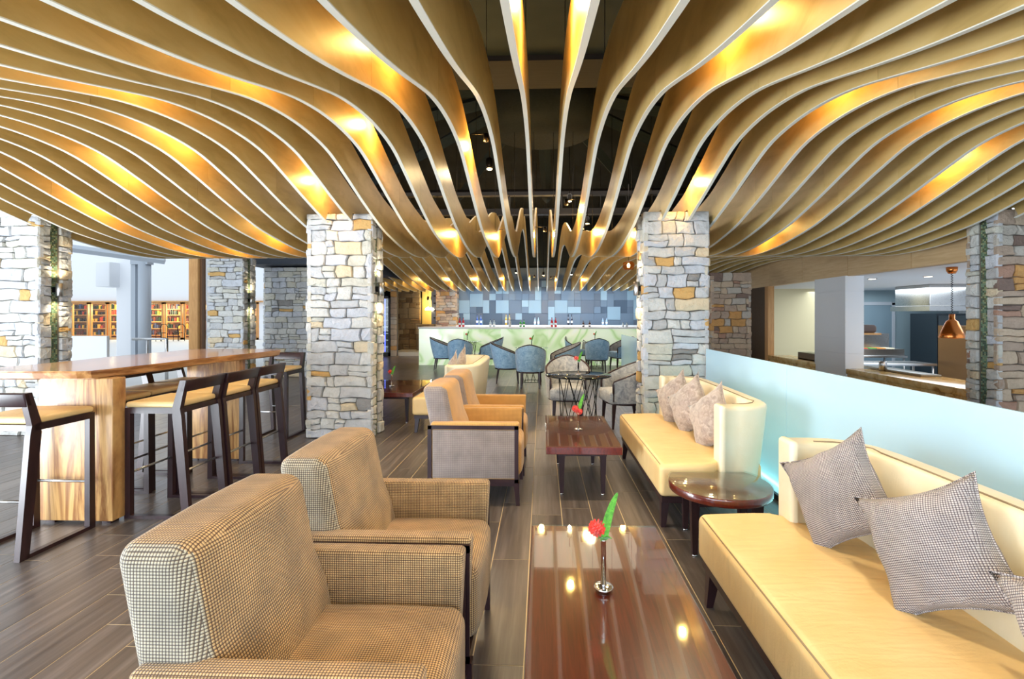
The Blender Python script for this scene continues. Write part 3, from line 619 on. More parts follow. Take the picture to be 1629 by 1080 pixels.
tb = thing('metal_tub', 'round steel canister standing on the marble ledge', 'canister', (5.55, 7.98, .453)); MB().lathe([(.055, 0), (.055, .15), (.05, .155), (.05, .02)], 18).build('canister', STEEL, tb)
MB().tube([(.01, 0, .02), (.02, 0, .22)], .006, 6).build('handle', BLACKM, tb)
tr = thing('tray_box', 'brown tray box on the ledge of the small left pass opening', 'tray', (5.36, 9.3, .45)); MB().box(0, 0, 0, .25, .9, .02).box(0, 0, 0, .02, .9, .14).box(.23, 0, 0, .25, .9, .14).box(0, 0, 0, .25, .02, .14).box(0, .88, 0, .25, .9, .14).build('tray', plain('tray_brown', srgb(110, 84, 62), .4), tr)
MB().box(.0, .0, .14, .25, .9, .15).build('tray_lid', GLASS, tr)
hd = thing('extractor_hood', 'steel extractor hood hanging from the kitchen ceiling', 'extractor hood', (8.2, 10.4, 1.45))
MB().rbox(0, 0, .1, 1.3, 1.0, .57, .02, 2).build('hood', STEEL, hd); MB().box(-.03, -.03, 0, 1.9, 1.1, .1).build('rim', STEEL, hd)
cb = thing('steel_cabinet', 'brown-tinted steel oven cabinet in the kitchen', 'cabinet', (8.05, 9.2, -.45))
MB().box(0, 0, .05, .95, .8, 1.6).build('body', plain('bronze_steel', srgb(150, 116, 84), .3, .8), cb)
MB().box(.03, -.02, .75, .92, 0, 1.55).build('door', plain('bronze_steel_door', srgb(160, 124, 90), .28, .8), cb); MB().tube([(.83, -.05, .9), (.83, -.05, 1.4)], .012, 8).build('handle', STEEL, cb)
MB().box(.03, -.02, .1, .92, 0, .7).build('drawer', BLACKM, cb)
ov = thing('white_machine', 'white kitchen machine standing at the right of the oven cabinet', 'machine', (9.1, 9.4, -.45)); MB().rbox(0, 0, 0, .7, .6, 1.6, .02, 2).build('body', WHITE, ov); MB().box(.1, -.01, 1.0, .4, 0, 1.3).build('panel', GREYP, ov)
for i, (x, y, w_, d, h, lab) in enumerate([(6.6, 11.0, 1.6, .7, .9, 'steel worktop with salad bar in front of the kitchen door'), (6.3, 9.7, 1.5, .6, .85, 'steel prep table nearest the marble ledge')]):
    t = thing('steel_table', lab, 'work table', (x, y, -.45)); MB().rbox(0, 0, h - .05, w_, d, h, .01, 1).build('tabletop', STEEL, t); MB().box(.05, .05, .3, w_ - .05, d - .05, .33).build('shelf', STEEL, t)
    for a in (.05, w_ - .05):
        for b in (.05, d - .05): MB().tube([(a, b, 0), (a, b, h - .05)], .02, 8).build('leg', STEEL, t)
sb = thing('salad_cooler', 'open stainless salad cooler with raised lid on the worktop', 'cooler', (7.2, 11.1, .45)); MB().box(0, 0, 0, 1.0, .5, .14).build('body', STEEL, sb); MB().box(-.02, .48, .14, 1.0, .5, .48).build('lid', STEEL, sb)
for q in range(4): MB().rbox(.1 + q * .2, .1, .13, .26 + q * .2, .4, .16, .01, 1).build('food_pan', plain('food_%d' % q, [srgb(190, 60, 30), srgb(80, 140, 50), srgb(210, 130, 40), srgb(220, 210, 180)][q], .6), sb)
fr = thing('wall_cabinet', 'dark steel refrigerator block below the extractor hood', 'refrigerator', (9.3, 11.6, -.45)); MB().box(0, 0, 0, 1.5, .8, 1.85).build('body', plain('dark_steel', srgb(70, 78, 84), .3, .8), fr)
MB().box(.03, -.02, .1, .74, 0, 1.8).build('door', plain('dark_steel_door', srgb(84, 92, 96), .25, .8), fr); MB().box(.77, -.02, .1, 1.47, 0, 1.8).build('door', MATS['dark_steel_door'], fr)
br = thing('bread_rack', 'wooden bracket shelf with brown loaves beside the tiled pier', 'shelf', (5.46, 8.4, 1.05)); MB().box(0, 0, -.03, .36, .5, 0).build('shelf_board', TIMBER, br); MB().rbox(.05, .03, 0, .32, .45, .14, .05, 3).build('loaf', plain('loaf', srgb(96, 80, 76), .7), br)
for i, (x, y) in enumerate([(6.0, 8.9), (6.6, 8.4), (6.9, 7.3)]):
    t = thing('downlight', 'recessed kitchen ceiling downlight, %s from the tiled pier' % ORD[i], 'downlight', (x, y, 2.018), 0, 'recessed kitchen downlights'); MB().lathe([(.07, -.006), (.08, 0)], 18).build('trim_ring', STEEL, t); MB().lathe([(.055, -.009), (.055, -.004)], 18).build('lens', DLB, t)
pd = thing('copper_pendant', 'copper cone pendant heat lamp hanging over the marble ledge', 'pendant lamp', (5.66, 6.8, 0))
MB().lathe([(.005, 1.93), (.04, 1.93), (.062, 1.97), (.065, 2.018)], 20).build('canopy', COPPER, pd)
pts = [(.01 * math.cos(i * .9), .01 * math.sin(i * .9), 1.93 - i * .0045) for i in range(124)]; MB().tube(pts, .004, 5).build('coiled_cord', BLACKM, pd)
MB().lathe([(.145, 1.04), (.15, 1.05), (.125, 1.12), (.065, 1.27), (.04, 1.29), (.032, 1.30), (.032, 1.37)], 24).build('lamp_shade', COPPER, pd)
point('heat_lamp', (5.66, 6.8, 1.0), 5, (1, .7, .4), .04)

# ================================================================ FROSTED GLASS PARTITIONS
gp1 = thing('glass_partition', 'long frosted pale blue glass partition behind the two cream sofas', 'partition', (1.735, 0, 0))
for a, b in ((-.6, 1.2), (1.203, 3.45), (3.453, 5.12)): MB().rbox(0, a, .04, .014, b, 1.0, .002, 1, smooth=False).build('glass_panel', FROST, gp1)
MB().box(-.02, -.6, 0, .04, 5.12, .04).build('floor_channel', BLACKM, gp1)
gp2 = thing('glass_partition', 'short frosted glass screen beyond the right aisle column', 'partition', (1.89, 0, 0))
for a, b in ((5.7, 8.55), (8.553, 11.45)): MB().rbox(0, a, .0, .014, b, .9, .002, 1, smooth=False).build('glass_panel', FROST, gp2)
area('partition_led', (1.66, 3.8, .05), (1.74, 3.8, .4), 2.4, .03, 3, (.35, 1, .95))

# ================================================================ FURNITURE
def armchair(label, loc, rz, main, sidem):
    t = thing('armchair', label, 'armchair', loc, rz, None)
    W, D = .62, .66
    MB().rbox(.16, .08, .18, D, W - .08, .445, .05, 3, 4, fn=lambda x, y, z: (x + (.012 * math.sin((y - .08) / (W - .16) * PI) if x > .6 else 0), y, z + (.018 * math.sin(max(0, min(1, (x - .16) / .5)) * PI) * math.sin((y - .08) / (W - .16) * PI) if z > .35 else 0))).build('seat_cushion', main, t)
    def bk(x, y, z):
        k = (z - .3); u = (y - W / 2) / (W / 2 - .05)
        return (x - k * .20 + (.025 * (1 - u * u) if x > .12 else 0) + (.02 if z < .6 and x > .12 else 0), y, z + .010 * (1 - u * u) * (1 if z > .7 else 0))
    MB().rbox(.05, .045, .28, .225, W - .045, .84, .045, 4, 5, fn=bk).build('backrest', main, t)
    bo = [c for c in t.children if c.name.startswith('backrest')][0] if False else bpy.data.objects[[q.name for q in bpy.data.objects if q.parent == t and q.name.startswith('backrest')][0]]
    bo.data.materials.append(sidem)
    for p in bo.data.polygons:
        if abs(p.normal.y) > .5: p.material_index = 1
    for y0, y1, o in ((0, .082, 0), (W - .082, W, 1)):
        a = thing('x', 'x', 'x'); bpy.data.objects.remove(a)
        arm = MB().rbox(.02, y0 + .008, .17, .65, y1 - .008, .592, .016, 2, 1, fn=lambda x, y, z: (x - (z < .3) * .02 * (x > .5), y, z)).build('arm', main, t)
        yo = y0 if o == 0 else y1
        ya, yb = (yo - .0, yo + .01) if o == 0 else (yo - .01, yo)
        fr = MB(); 
        for (x0, z0, x1, z1) in ((.0, .545, .645, .572), (.0, .17, .645, .195), (.0, .17, .028, .57), (.617, .17, .645, .57)): fr.box(x0, ya, z0, x1, yb, z1)
        fr.build('arm_frame', DARKW, arm)
        MB().rbox(.034, ya + .001, .2, .626, yb + (0 if o else .003), .54, .004, 1).build('side_panel', sidem, arm, label='grey woven side panel')
    MB().box(.04, .02, .14, .64, W - .02, .18).build('base_frame', DARKW, t)
    for x, dx in ((.06, -.02), (.63, .01)):
        for y in (.035, W - .035): MB().taper(x, y, 0, .16, .012, .02, dx).build('leg', DARKW, t)
    return t
armchair('brown dotted tweed armchair nearest the camera, facing the glossy table', (-.90, .97, 0), 0, TWEED, TWEEDS)
armchair('brown dotted tweed armchair second from the camera, beside the nearest one', (-.89, 1.61, 0), 0, TWEED, TWEEDS)
armchair('golden armchair with a grey side panel in a dark frame, facing the small striped table', (-.81, 3.36, 0), 0, TWEEDY, TWEEDG)
armchair('golden armchair standing behind the grey sided one, before the left cream sofa', (-.80, 4.0, 0), 0, TWEEDY, TWEEDG)

def sofa(label, loc, rz):
    t = thing('sofa', label, 'sofa', loc, rz); L = 1.58
    def crown(x, y, z):
        if x > .385: y = max(.075, min(L - .075, y))
        return (x, y, z + (.012 * math.sin(max(0, min(1, x / .62)) * PI) if z > .35 else 0))
    MB().rbox(0, 0, .205, .66, L, .41, .035, 4, 8, fn=crown).build('seat_cushion', CREAM_WARMLIT, t)
    pts = [(.04, .02), (.04, L - .02)]
    MB().tube([(.014, .04, .402), (.014, L - .04, .402)], .0035, 6).build('piping', SEAM, t)
    MB().box(.02, .02, .165, .62, L - .02, .205).build('base_frame', DARKW, t)
    for x, dx in ((.05, -.015), (.58, .02)):
        for y, dy in ((.08, -.02), (L - .08, .02)): MB().taper(x, y, 0, .17, .015, .026, dx, dy).build('leg', DARKW, t)
    # back: rounded section swept along a plan path with curled-in ends
    P = [(.40, .065), (.50, .065), (.58, .075), (.645, .11), (.685, .18), (.70, .28), (.705, .5), (.707, L / 2)]
    P = P + [(x, L - y) for x, y in P[-2::-1]]
    sec = []; th = .06; z0, z1, rr = .20, .78, .03
    for (cx, cz, a0) in ((th - rr, z1 - rr, 0), (-(th - rr), z1 - rr, 90), (-(th - rr), z0 + .01, 180), (th - rr, z0 + .01, 270)):
        for k in range(4):
            a = R(a0 + 30 * k); r_ = rr if cz > .5 else .01; sec.append((cx + (rr if cz > .5 else rr) * math.cos(a), cz + r_ * math.sin(a)))
    def zsub(a, b, n): return [(a[0] + (b[0] - a[0]) * i / n, a[1] + (b[1] - a[1]) * i / n) for i in range(1, n)]
    vs = []; fs = []; n = len(sec); K = len(P)
    for i, (px, py) in enumerate(P):
        a, b = P[max(0, i - 1)], P[min(K - 1, i + 1)]; d = Vector((b[0] - a[0], b[1] - a[1])).normalized(); nn = Vector((d.y, -d.x))
        lean = .055 * min(1, max(0, (px - .45) / .2))
        for (s_, z) in sec:
            k = s_ + (z - .6) / .4 * lean * 1.0; vs.append((px + nn.x * s_ + max(0, (z - .78) / .58 + 1) * 0 + (z - .78) * lean * 2.2, py + nn.y * s_, z))
    for i in range(K - 1):
        for k in range(n): fs.append((i * n + k, i * n + (k + 1) % n, (i + 1) * n + (k + 1) % n, (i + 1) * n + k))
    fs += [tuple(range(n)), tuple((K - 1) * n + k for k in range(n))[::-1]]
    b = MB().add(vs, fs, True).build('backrest', CREAM, t)
    for (yy, sgn) in ((.065, 1), (L - .065, -1)):   # upholstered end roll
        MB().rbox(.375, yy - .062, .2, .42, yy + .062, .782, .02, 3).build('end_cap', CREAM, b)
    q = []
    for (x, y) in P[1:-1]:
        q.append((x - .035 if .2 < y < L - .2 else x - .01, y + (.035 if y < .2 else (-.035 if y > L - .2 else 0)), .781))
    MB().tube(q, .003, 6).build('seam', SEAM, b)
    return t
sofa('cream leather sofa nearest the camera at right, carrying two large dotted cushions', (.74, .73, 0), 0)
sofa('cream leather sofa in front of the right stone column, with three leaning cushions', (.74, 3.03, 0), 0)
sofa('cream leather sofa left of the aisle, behind the two golden armchairs', (-1.49, 5.42, 0), 0)

def pillow(label, loc, rot, w=.43, th=.15, group='dotted cushions on the sofas', mat=PILLOW, seed=0):
    rng = random.Random(seed); n = 22; vs = []; fs = []; ph = rng.random() * 6
    def pt(i, j, s):
        u, v = -1 + 2 * i / n, -1 + 2 * j / n
        k = (1 - abs(u) ** 2.2) * (1 - abs(v) ** 2.2); tz = th / 2 * max(0, k) ** .5
        pin = 1 - .11 * ((1 - v * v) * abs(u) ** 3 + (1 - u * u) * abs(v) ** 3)
        c = 1 + .08 * (abs(u) * abs(v)) ** 4
        wr = (.007 * math.sin(5 * u + 3 * v + ph) * math.sin(4 * v - 2 * u + ph) + .004 * math.sin(11 * u - 7 * v + ph) * (u * u + v * v)) * (1 if k > 0 else 0)
        return (u * w / 2 * pin * c, v * w / 2 * pin * c, s * (tz) + wr)
    idx = {}
    for s in (1, -1):
        for i in range(n + 1):
            for j in range(n + 1):
                if s == -1 and (i in (0, n) or j in (0, n)): idx[(s, i, j)] = idx[(1, i, j)]; continue
                idx[(s, i, j)] = len(vs); vs.append(pt(i, j, s))
        for i in range(n):
            for j in range(n):
                q = (idx[(s, i, j)], idx[(s, i + 1, j)], idx[(s, i + 1, j + 1)], idx[(s, i, j + 1)]); fs.append(q if s > 0 else q[::-1])
    t = thing('cushion', label, 'cushion', loc, 0, group); t.rotation_euler = rot
    MB().add(vs, fs, True).build('cover', mat, t)
    edge = [pt(i, 0, 1) for i in range(n + 1)] + [pt(n, j, 1) for j in range(1, n + 1)] + [pt(i, n, 1) for i in range(n - 1, -1, -1)] + [pt(0, j, 1) for j in range(n - 1, -1, -1)]
    MB().tube(edge, .003, 5).build('piping', mat, t); return t
E = lambda nrm, roll: (Matrix.Rotation(0, 3, 'X'))
def prot(nrm, roll):
    q = Vector(nrm).to_track_quat('Z', 'Y'); return (q.to_matrix() @ Matrix.Rotation(R(roll), 3, 'Z')).to_euler()
pillow('dotted grey cushion tilted on the nearest sofa, farthest from the camera', (1.20, 1.98, .63), prot((-.88, -.40, .26), 36), .37, .18, seed=1)
pillow('large dotted grey cushion in the middle of the nearest sofa back', (1.22, 1.53, .625), prot((-.88, -.40, .26), 30), .355, .18, seed=2)
pillow('dotted grey cushion cut off by the right picture edge', (1.25, 1.02, .60), prot((-.92, -.3, .26), 30), .40, .2, seed=3)
pillow('crumpled taupe cushion on the far cream sofa, nearest its near end', (1.22, 3.50, .60), prot((-.92, -.30, .2), 36), .38, .17, seed=4, mat=TAUPE)
pillow('crumpled taupe cushion in the middle of the far cream sofa', (1.20, 3.93, .61), prot((-.88, -.40, .2), 38), .38, .17, seed=5, mat=TAUPE)
pillow('crumpled taupe cushion at the far end of the far cream sofa', (1.17, 4.25, .61), prot((-.88, -.40, .2), 36), .37, .17, seed=6, mat=TAUPE)
pillow('taupe cushion peeking over the left cream sofa back, leaning left', (-1.10, 5.72, .64), prot((-.8, -.3, .2), 45), .40, .12, seed=7, mat=TAUPE)
pillow('taupe cushion standing tallest over the left cream sofa back', (-1.06, 6.15, .68), prot((-.9, -.2, .2), 45), .40, .12, seed=8, mat=TAUPE)

def coffee(label, loc, rz, W, L, z=.41, leg=.02):
    t = thing('coffee_table', label, 'coffee table', loc, rz)
    MB().rbox(0, 0, z - .062, W, L, z - .008, .004, 1, smooth=False).build('tabletop', MAHOG, t)
    MB().rbox(.002, .002, z - .008, W - .002, L - .002, z, .002, 1, smooth=False).build('glass_top', GLASS, t)
    MB().box(.1, .1, z - .1, W - .1, L - .1, z - .062).build('apron', DARKW, t)
    for x in (.12, W - .12):
        for y in (.17, L - .17):
            l = MB().taper(x, y, .012, z - .062, .014, .024).build('leg', DARKW, t); MB().lathe([(.016, 0), (.016, .012)], 12, loc=(x, y, 0)).build('foot', CHROME, l)
    return t
coffee('long glossy mahogany coffee table nearest the camera', (-.045, 1.06, 0), 0, .555, 1.10)
coffee('glossy mahogany coffee table before the far cream sofa', (.03, 3.45, 0), 0, .55, 1.08)
coffee('square dark coffee table half hidden behind the left aisle column', (-2.55, 5.8, 0), 0, .97, 1.15)
rt = thing('side_table', 'round glossy side table between the two cream sofas', 'side table', (1.045, 2.86, 0))
MB().lathe([(.26, .318), (.285, .322), (.288, .33), (.288, .362), (.284, .368)], 48).build('tabletop', MAHOG, rt); MB().lathe([(.286, .3685), (.289, .372), (.286, .377)], 48).build('glass_top', GLASS, rt)
for a in (45, 135, 225, 315):
    x, y = .235 * math.cos(R(a - 8)), .235 * math.sin(R(a - 8)); l = MB().taper(x, y, .01, .32, .014, .024).build('leg', DARKW, rt); MB().lathe([(.015, 0), (.015, .01)], 10, loc=(x, y, 0)).build('foot', CHROME, l)
MB().box(-.17, -.17, .285, .17, .17, .32).build('apron', DARKW, rt)

# vases & flowers
def vase(x, y, z, h, where, fern=1, flowers=1, ang=0, small=False):
    t = thing('bud_vase', 'slim chrome bud vase on ' + where, 'vase', (x, y, z))
    MB().lathe([(.030, 0), (.034, .004), (.034, .009), (.026, .012), (.009, .016)], 24).build('foot', CHROME, t)
    MB().lathe([(.009, .012), (.009, h), (.0115, h + .004)], 16).build('stem_tube', CHROME, t)
    f = thing('red_flower', 'red blossom head in the vase on ' + where, 'flower', (x, y, z), ang)
    for k in range(flowers):
        cx, cy, cz = (-.022 - .01 * k, .002, h + .042 + .02 * k) if flowers < 3 else (0, 0, h + .05)
        if k == 1: cx, cz = .006, h + .02
        m = MB(); rg = random.Random(k); m.lathe([(.004, -.018), (.015, -.01), (.018, 0), (.012, .014), (.003, .018)], 10, loc=(cx, cy, cz))
        for q in range(60 if not small else 26):
            th_ = math.acos(1 - 2 * (q + .5) / (60 if not small else 26)); ph = q * 2.39996; d = Vector((math.sin(th_) * math.cos(ph), math.sin(th_) * math.sin(ph), math.cos(th_)))
            a = d.orthogonal().normalized(); b = d.cross(a); p = Vector((cx, cy, cz)); s_ = .006
            L = [p + d * .014 - a * s_ * .5, p + d * .014 + a * s_ * .5, p + d * .027 + a * s_ + b * .002, p + d * .031, p + d * .027 - a * s_ + b * .002]
            m.add([tuple(v) for v in L], [(0, 1, 2, 3, 4)])
        m.build('petals', RED, f)
    MB().tube([(0, 0, h - .05), (-.004, 0, h), (-.018, 0, h + .03)], .0018, 5).build('flower_stem', LEAF, f)
    m = MB(); rg = random.Random(4)
    for q in range(10):
        a = rg.uniform(0, 6.28); L = rg.uniform(.015, .035); c, s_ = math.cos(a), math.sin(a); z0 = h + rg.uniform(0, .012)
        m.add([(0, 0, z0), (c * L * .5 - s_ * .007, s_ * L * .5 + c * .007, z0 + .008), (c * L, s_ * L, z0 + .004), (c * L * .5 + s_ * .007, s_ * L * .5 - c * .007, z0 + .008)], [(0, 1, 2, 3)])
    m.build('leaves', LEAF, f)
    if fern:
        g = thing('fern_frond', 'green fern frond in the vase on ' + where, 'fern', (x, y, z), ang); H = .165 if not small else .12
        pts = [(.002 + .045 * (i / 24) ** 1.8, 0, h - .02 + (H + .02) * i / 24) for i in range(25)]
        MB().tube(pts, .0013, 5).build('midrib', LEAF, g); m = MB()
        for i in range(3, 25):
            for q in (0, .5):
                if i + q > 24: continue
                k = (i + q) / 24; x_ = .002 + .045 * k ** 1.8; z_ = h - .02 + (H + .02) * k; wd = .0155 * (1 - k ** 3) ** .5 * (.6 + .4 * min(1, k * 2.5)) + .001
                for sg in (-1, 1): m.add([(x_, 0, z_ - .002), (x_ + sg * wd, .002 * sg, z_ - .001), (x_ + sg * wd, .002 * sg, z_ + .0022), (x_, 0, z_ + .0036)], [(0, 1, 2, 3)])
        m.build('leaflets', LEAF, g, kind='stuff')
vase(.212, 1.655, .41, .165, 'the nearest glossy coffee table')
vase(.30, 3.95, .41, .13, 'the coffee table before the far cream sofa', flowers=2)
vase(-2.0, 6.3, .41, .15, 'the square table behind the left aisle column', small=True)

# bar table
tb = thing('bar_table', 'long live-edge timber bar table on two slab legs', 'bar table', (0, 0, 0))
edge = []; rg = random.Random(2)
for i in range(15):
    k = i / 14; edge.append((-2.86 + .19 * k + .012 * math.sin(k * 9) + rg.uniform(-.003, .003), 2.93 + 1.85 * k))
far = [(-2.72, 4.86), (-2.9, 4.93), (-3.3, 4.95), (-3.62, 4.9)]
le = [(-3.66 + .02 * math.sin(i * 1.1), 4.8 - 1.85 * i / 10) for i in range(11)]
near = [(-3.55, 2.90), (-3.2, 2.89), (-2.93, 2.905)]
poly = edge + far + le + near
def slab(poly, z0, z1):
    n = len(poly); cx = sum(p[0] for p in poly) / n; cy = sum(p[1] for p in poly) / n; m = MB()
    def ring(k, z): return [(p[0] + (cx - p[0]) / math.hypot(cx - p[0], cy - p[1]) * k, p[1] + (cy - p[1]) / math.hypot(cx - p[0], cy - p[1]) * k, z) for p in poly]
    vs = ring(.05, z0) + ring(.012, z0 + .012) + ring(0, z1 - .012) + ring(.004, z1); fs = []
    for a in range(3):
        for i in range(n): fs.append((a * n + i, a * n + (i + 1) % n, (a + 1) * n + (i + 1) % n, (a + 1) * n + i))
    fs += [tuple(range(n))[::-1], tuple(3 * n + i for i in range(n))]; return m.add(vs, fs)
slab(poly, .94, 1.0).build('tabletop', TEAKTOP, tb)
for (x0, x1, y0, y1) in ((-3.27, -2.77, 2.99, 3.09), (-3.3, -2.8, 4.33, 4.42)):
    l = MB().rbox(x0, y0, .02, x1, y1, .945, .006, 1).build('slab_leg', TEAK, tb)
    for a in (x0 + .06, x1 - .06): MB().box(a - .03, y0 + .02, 0, a + .03, y1 - .02, .021).build('foot', DARKW, l)

def stool(label, loc, rz):
    t = thing('bar_stool', label, 'bar stool', loc, rz, 'dark bar stools around the timber table'); W = .40; T = .034
    for y in (0, W - T):
        def bar(pts, name):
            MB().prism(pts, 'y', y, y + T).build(name, DARKW, t)
        bar([(.385, .0), (.425, .0), (.42, .735), (.385, .735)][::1], 'front_leg')
        bar([(-.02, .0), (.03, .0), (.098, .69), (.085, .735), (.045, .735), (.035, .68)], 'rear_leg')
        bar([(.02, .0), (.39, .0), (.39, .022), (.02, .022)], 'sled_runner')
        bar([(.06, .70), (.39, .70), (.39, .74), (.06, .74)], 'seat_rail')
        bar([(.045, .73), (.10, .73), (.045, .92), (.005, .92)], 'back_post')
    MB().rbox(-.0, 0, .84, .035, W, .92, .008, 1, fn=lambda x, y, z: (x + .02 - (z - .84) * .25 - .03 * math.sin(y / W * PI), y, z)).build('back_rail', DARKW, t)
    MB().box(.05, T, .70, .40, W - T, .735).build('seat_frame', DARKW, t)
    MB().rbox(.06, .004, .735, .425, W - .004, .775, .018, 3, 4, fn=lambda x, y, z: (x, y, z + (.008 * math.sin((x - .06) / .365 * PI) * math.sin(y / W * PI) if z > .75 else 0))).build('seat', CREAM_WARMLIT, t, label='cream leather seat')
    MB().tube([(.405, T, .30), (.405, W - T, .30)], .008, 10).build('foot_rail', STEEL, t); MB().tube([(.012 + .05, T, .30), (.062, W - T, .30)], .008, 10).build('foot_rail', STEEL, t)
    return t
st = stool('bar stool at the near end of the timber table, its back to the camera', (-3.28, 2.53, 0), 90)
st.location = (-2.85, 2.53, 0)
SG = 'dark bar stools around the timber table'
dup(st, (-2.35, 3.48, 0), 180, 'bar stool on the aisle side of the timber table, nearest the camera', SG)
dup(st, (-2.34, 3.89, 0), 180, 'bar stool on the aisle side of the timber table, middle of three', SG)
dup(st, (-2.34, 4.30, 0), 180, 'bar stool on the aisle side of the timber table, farthest of three', SG)
dup(st, (-3.40, 3.15, 0), 0, 'bar stool tucked in on the terrace side of the timber table, nearest', SG)
dup(st, (-3.42, 3.57, 0), 0, 'bar stool tucked in on the terrace side of the timber table, middle', SG)
dup(st, (-3.44, 3.99, 0), 0, 'bar stool tucked in on the terrace side of the timber table, farthest', SG)
dup(st, (-3.17, 5.52, 0), 270, 'bar stool standing at the far end of the timber table', SG)

# tub chairs
def tub(label, loc, rz, outer, inner, group):
    # faces +x, origin at floor centre
    t = thing('tub_chair', label, 'tub chair', loc, rz, group)
    n = 28; vs = []; fo = []; path = []; A0 = 128
    def rad(a): return (.275, .265)
    ang = [R(-A0 + 2 * A0 * i / n) for i in range(n + 1)]
    def top(a): k = abs(a) / R(A0); return .81 - .25 * k ** 1.35
    def pos(a, r, z):
        x = -math.cos(a) * r * 1.02; x = x if x < 0 else x * 1.25; lean = -(z - .45) * .16 * max(0, math.cos(a)); return (x + lean, math.sin(a) * r * (1.02 if x < 0 else 1.0), z)
    out = MB(); ov = []; of = []
    for i, a in enumerate(ang):
        zt = top(a)
        for (r, z) in ((.262, .31), (.275, .42), (.285, .55), (.29, zt - .02), (.283, zt)): ov.append(pos(a, r, z))
    for i in range(n):
        for j in range(4): q = (i * 5 + j, (i + 1) * 5 + j, (i + 1) * 5 + j + 1, i * 5 + j + 1); of.append(q[::-1])
    out.add(ov, of, True); out.build('outer_shell', outer, t)
    iv = []; if_ = []
    for i, a in enumerate(ang):
        zt = top(a)
        for (r, z) in ((.235, .36), (.24, .5), (.252, zt - .03), (.262, zt)): iv.append(pos(a, r, z))
    for i in range(n):
        for j in range(3): if_.append((i * 4 + j, (i + 1) * 4 + j, (i + 1) * 4 + j + 1, i * 4 + j + 1))
    m = MB().add(iv, if_, True)
    for e in (0, n):   # close the arm fronts
        a = [ov[e * 5 + j] for j in range(5)]; b = [iv[e * 4 + j] for j in range(4)]; m.add(a + b[::-1], [tuple(range(9))])
    m.build('inner_shell', inner, t)
    rim = [pos(a, .273, top(a) + .004) for a in ang]; e0, e1 = rim[0], rim[-1]
    rim = [(e0[0] + .012, e0[1], .33), (e0[0] + .012, e0[1], e0[2] - .03)] + rim + [(e1[0] + .012, e1[1], e1[2] - .03), (e1[0] + .012, e1[1], .33)]
    MB().tube(rim, .013, 8).build('wood_rim', DARKW, t)
    MB().rbox(-.21, -.225, .30, .27, .225, .45, .04, 3, 3, fn=lambda x, y, z: (x, y * (1 if x > 0 else .93), z + (.012 if z > .4 and abs(y) < .1 else 0))).build('seat_cushion', inner if outer is GREYV else outer, t)
    MB().lathe([(.235, .28), (.25, .285), (.25, .31)], 28).build('seat_frame', DARKW, t)
    for x, y, dx in ((.2, .17, .02), (.2, -.17, .02), (-.17, .16, -.045), (-.17, -.16, -.045)): MB().taper(x, y, 0, .3, .011, .02, dx, .01 if y > 0 else -.01).build('leg', DARKW, t)
    return t
CG = 'velvet tub chairs near the bar'
c0 = tub('grey-blue tub chair facing the camera behind the round wire table', (.33, 6.15, 0), -92, GREYV, GREYV, CG)
dup(c0, (1.02, 5.92, 0), 192, 'grey-blue tub chair partly hidden by the right stone column', CG)
c1 = tub('blue velvet tub chair with its back to the camera at the middle bar table', (-.21, 9.02, 0), 88, BLUEV, GREYV, CG)
for lab, x, y, r in [('blue velvet tub chair on the left of the middle bar table', -.70, 9.62, 5), ('blue velvet tub chair on the right of the middle bar table', .44, 9.62, 190),
                     ('blue velvet tub chair with its back to the camera at the left bar table', -1.92, 11.2, 90), ('blue velvet tub chair on the left of the left bar table', -2.45, 11.85, 5), ('blue velvet tub chair on the right of the left bar table', -1.30, 11.85, 185),
                     ('blue velvet tub chair with its back to the camera at the right bar table', 1.32, 11.5, 92), ('brown-grey tub chair facing the camera at the right bar table', .92, 12.85, -60), ('blue velvet tub chair cut by the frosted glass screen', 2.0, 12.1, 200)]:
    dup(c1, (x, y, 0), r, lab, CG)
def wiretable(label, loc, top, r, h, where, glassm):
    t = thing('wire_table', label, 'table', loc); MB().lathe([(r - .002, h - .012), (r, h - .01), (r, h - .002), (r - .002, h)], 40).build('glass_top', glassm, t)
    w_ = MB(); n = 9; r1, r2 = r * .62, r * .60
    for k in range(n):
        a = 2 * PI * k / n
        for d in (.9, -.9): w_.tube([(r1 * math.cos(a), r1 * math.sin(a), h - .014), (r2 * math.cos(a + d), r2 * math.sin(a + d), .012)], .0042, 5)
    w_.build('wire_base', BLACKM, t)
    for (rr, z) in ((r1, h - .02), (r2, .012)): MB().tube([(rr * math.cos(2 * PI * k / 32), rr * math.sin(2 * PI * k / 32), z) for k in range(33)], .006, 6).build('ring', BLACKM, t)
    vase(loc[0], loc[1] - .02, h, .14, where, small=True, ang=10)
wiretable('round smoked glass table on a criss-cross wire base, nearest of its kind', (.40, 5.28, 0), 0, .36, .70, 'the nearest round wire table', DGLASS)
wiretable('round glass wire table in the middle before the bar', (-.21, 9.75, 0), 0, .34, .70, 'the middle wire table before the bar', GLASS)
wiretable('round glass wire table at the left before the bar', (-1.88, 12.0, 0), 0, .36, .70, 'the left wire table before the bar', GLASS)
wiretable('round glass wire table at the right before the bar', (1.35, 12.25, 0), 0, .36, .70, 'the right wire table before the bar', GLASS)

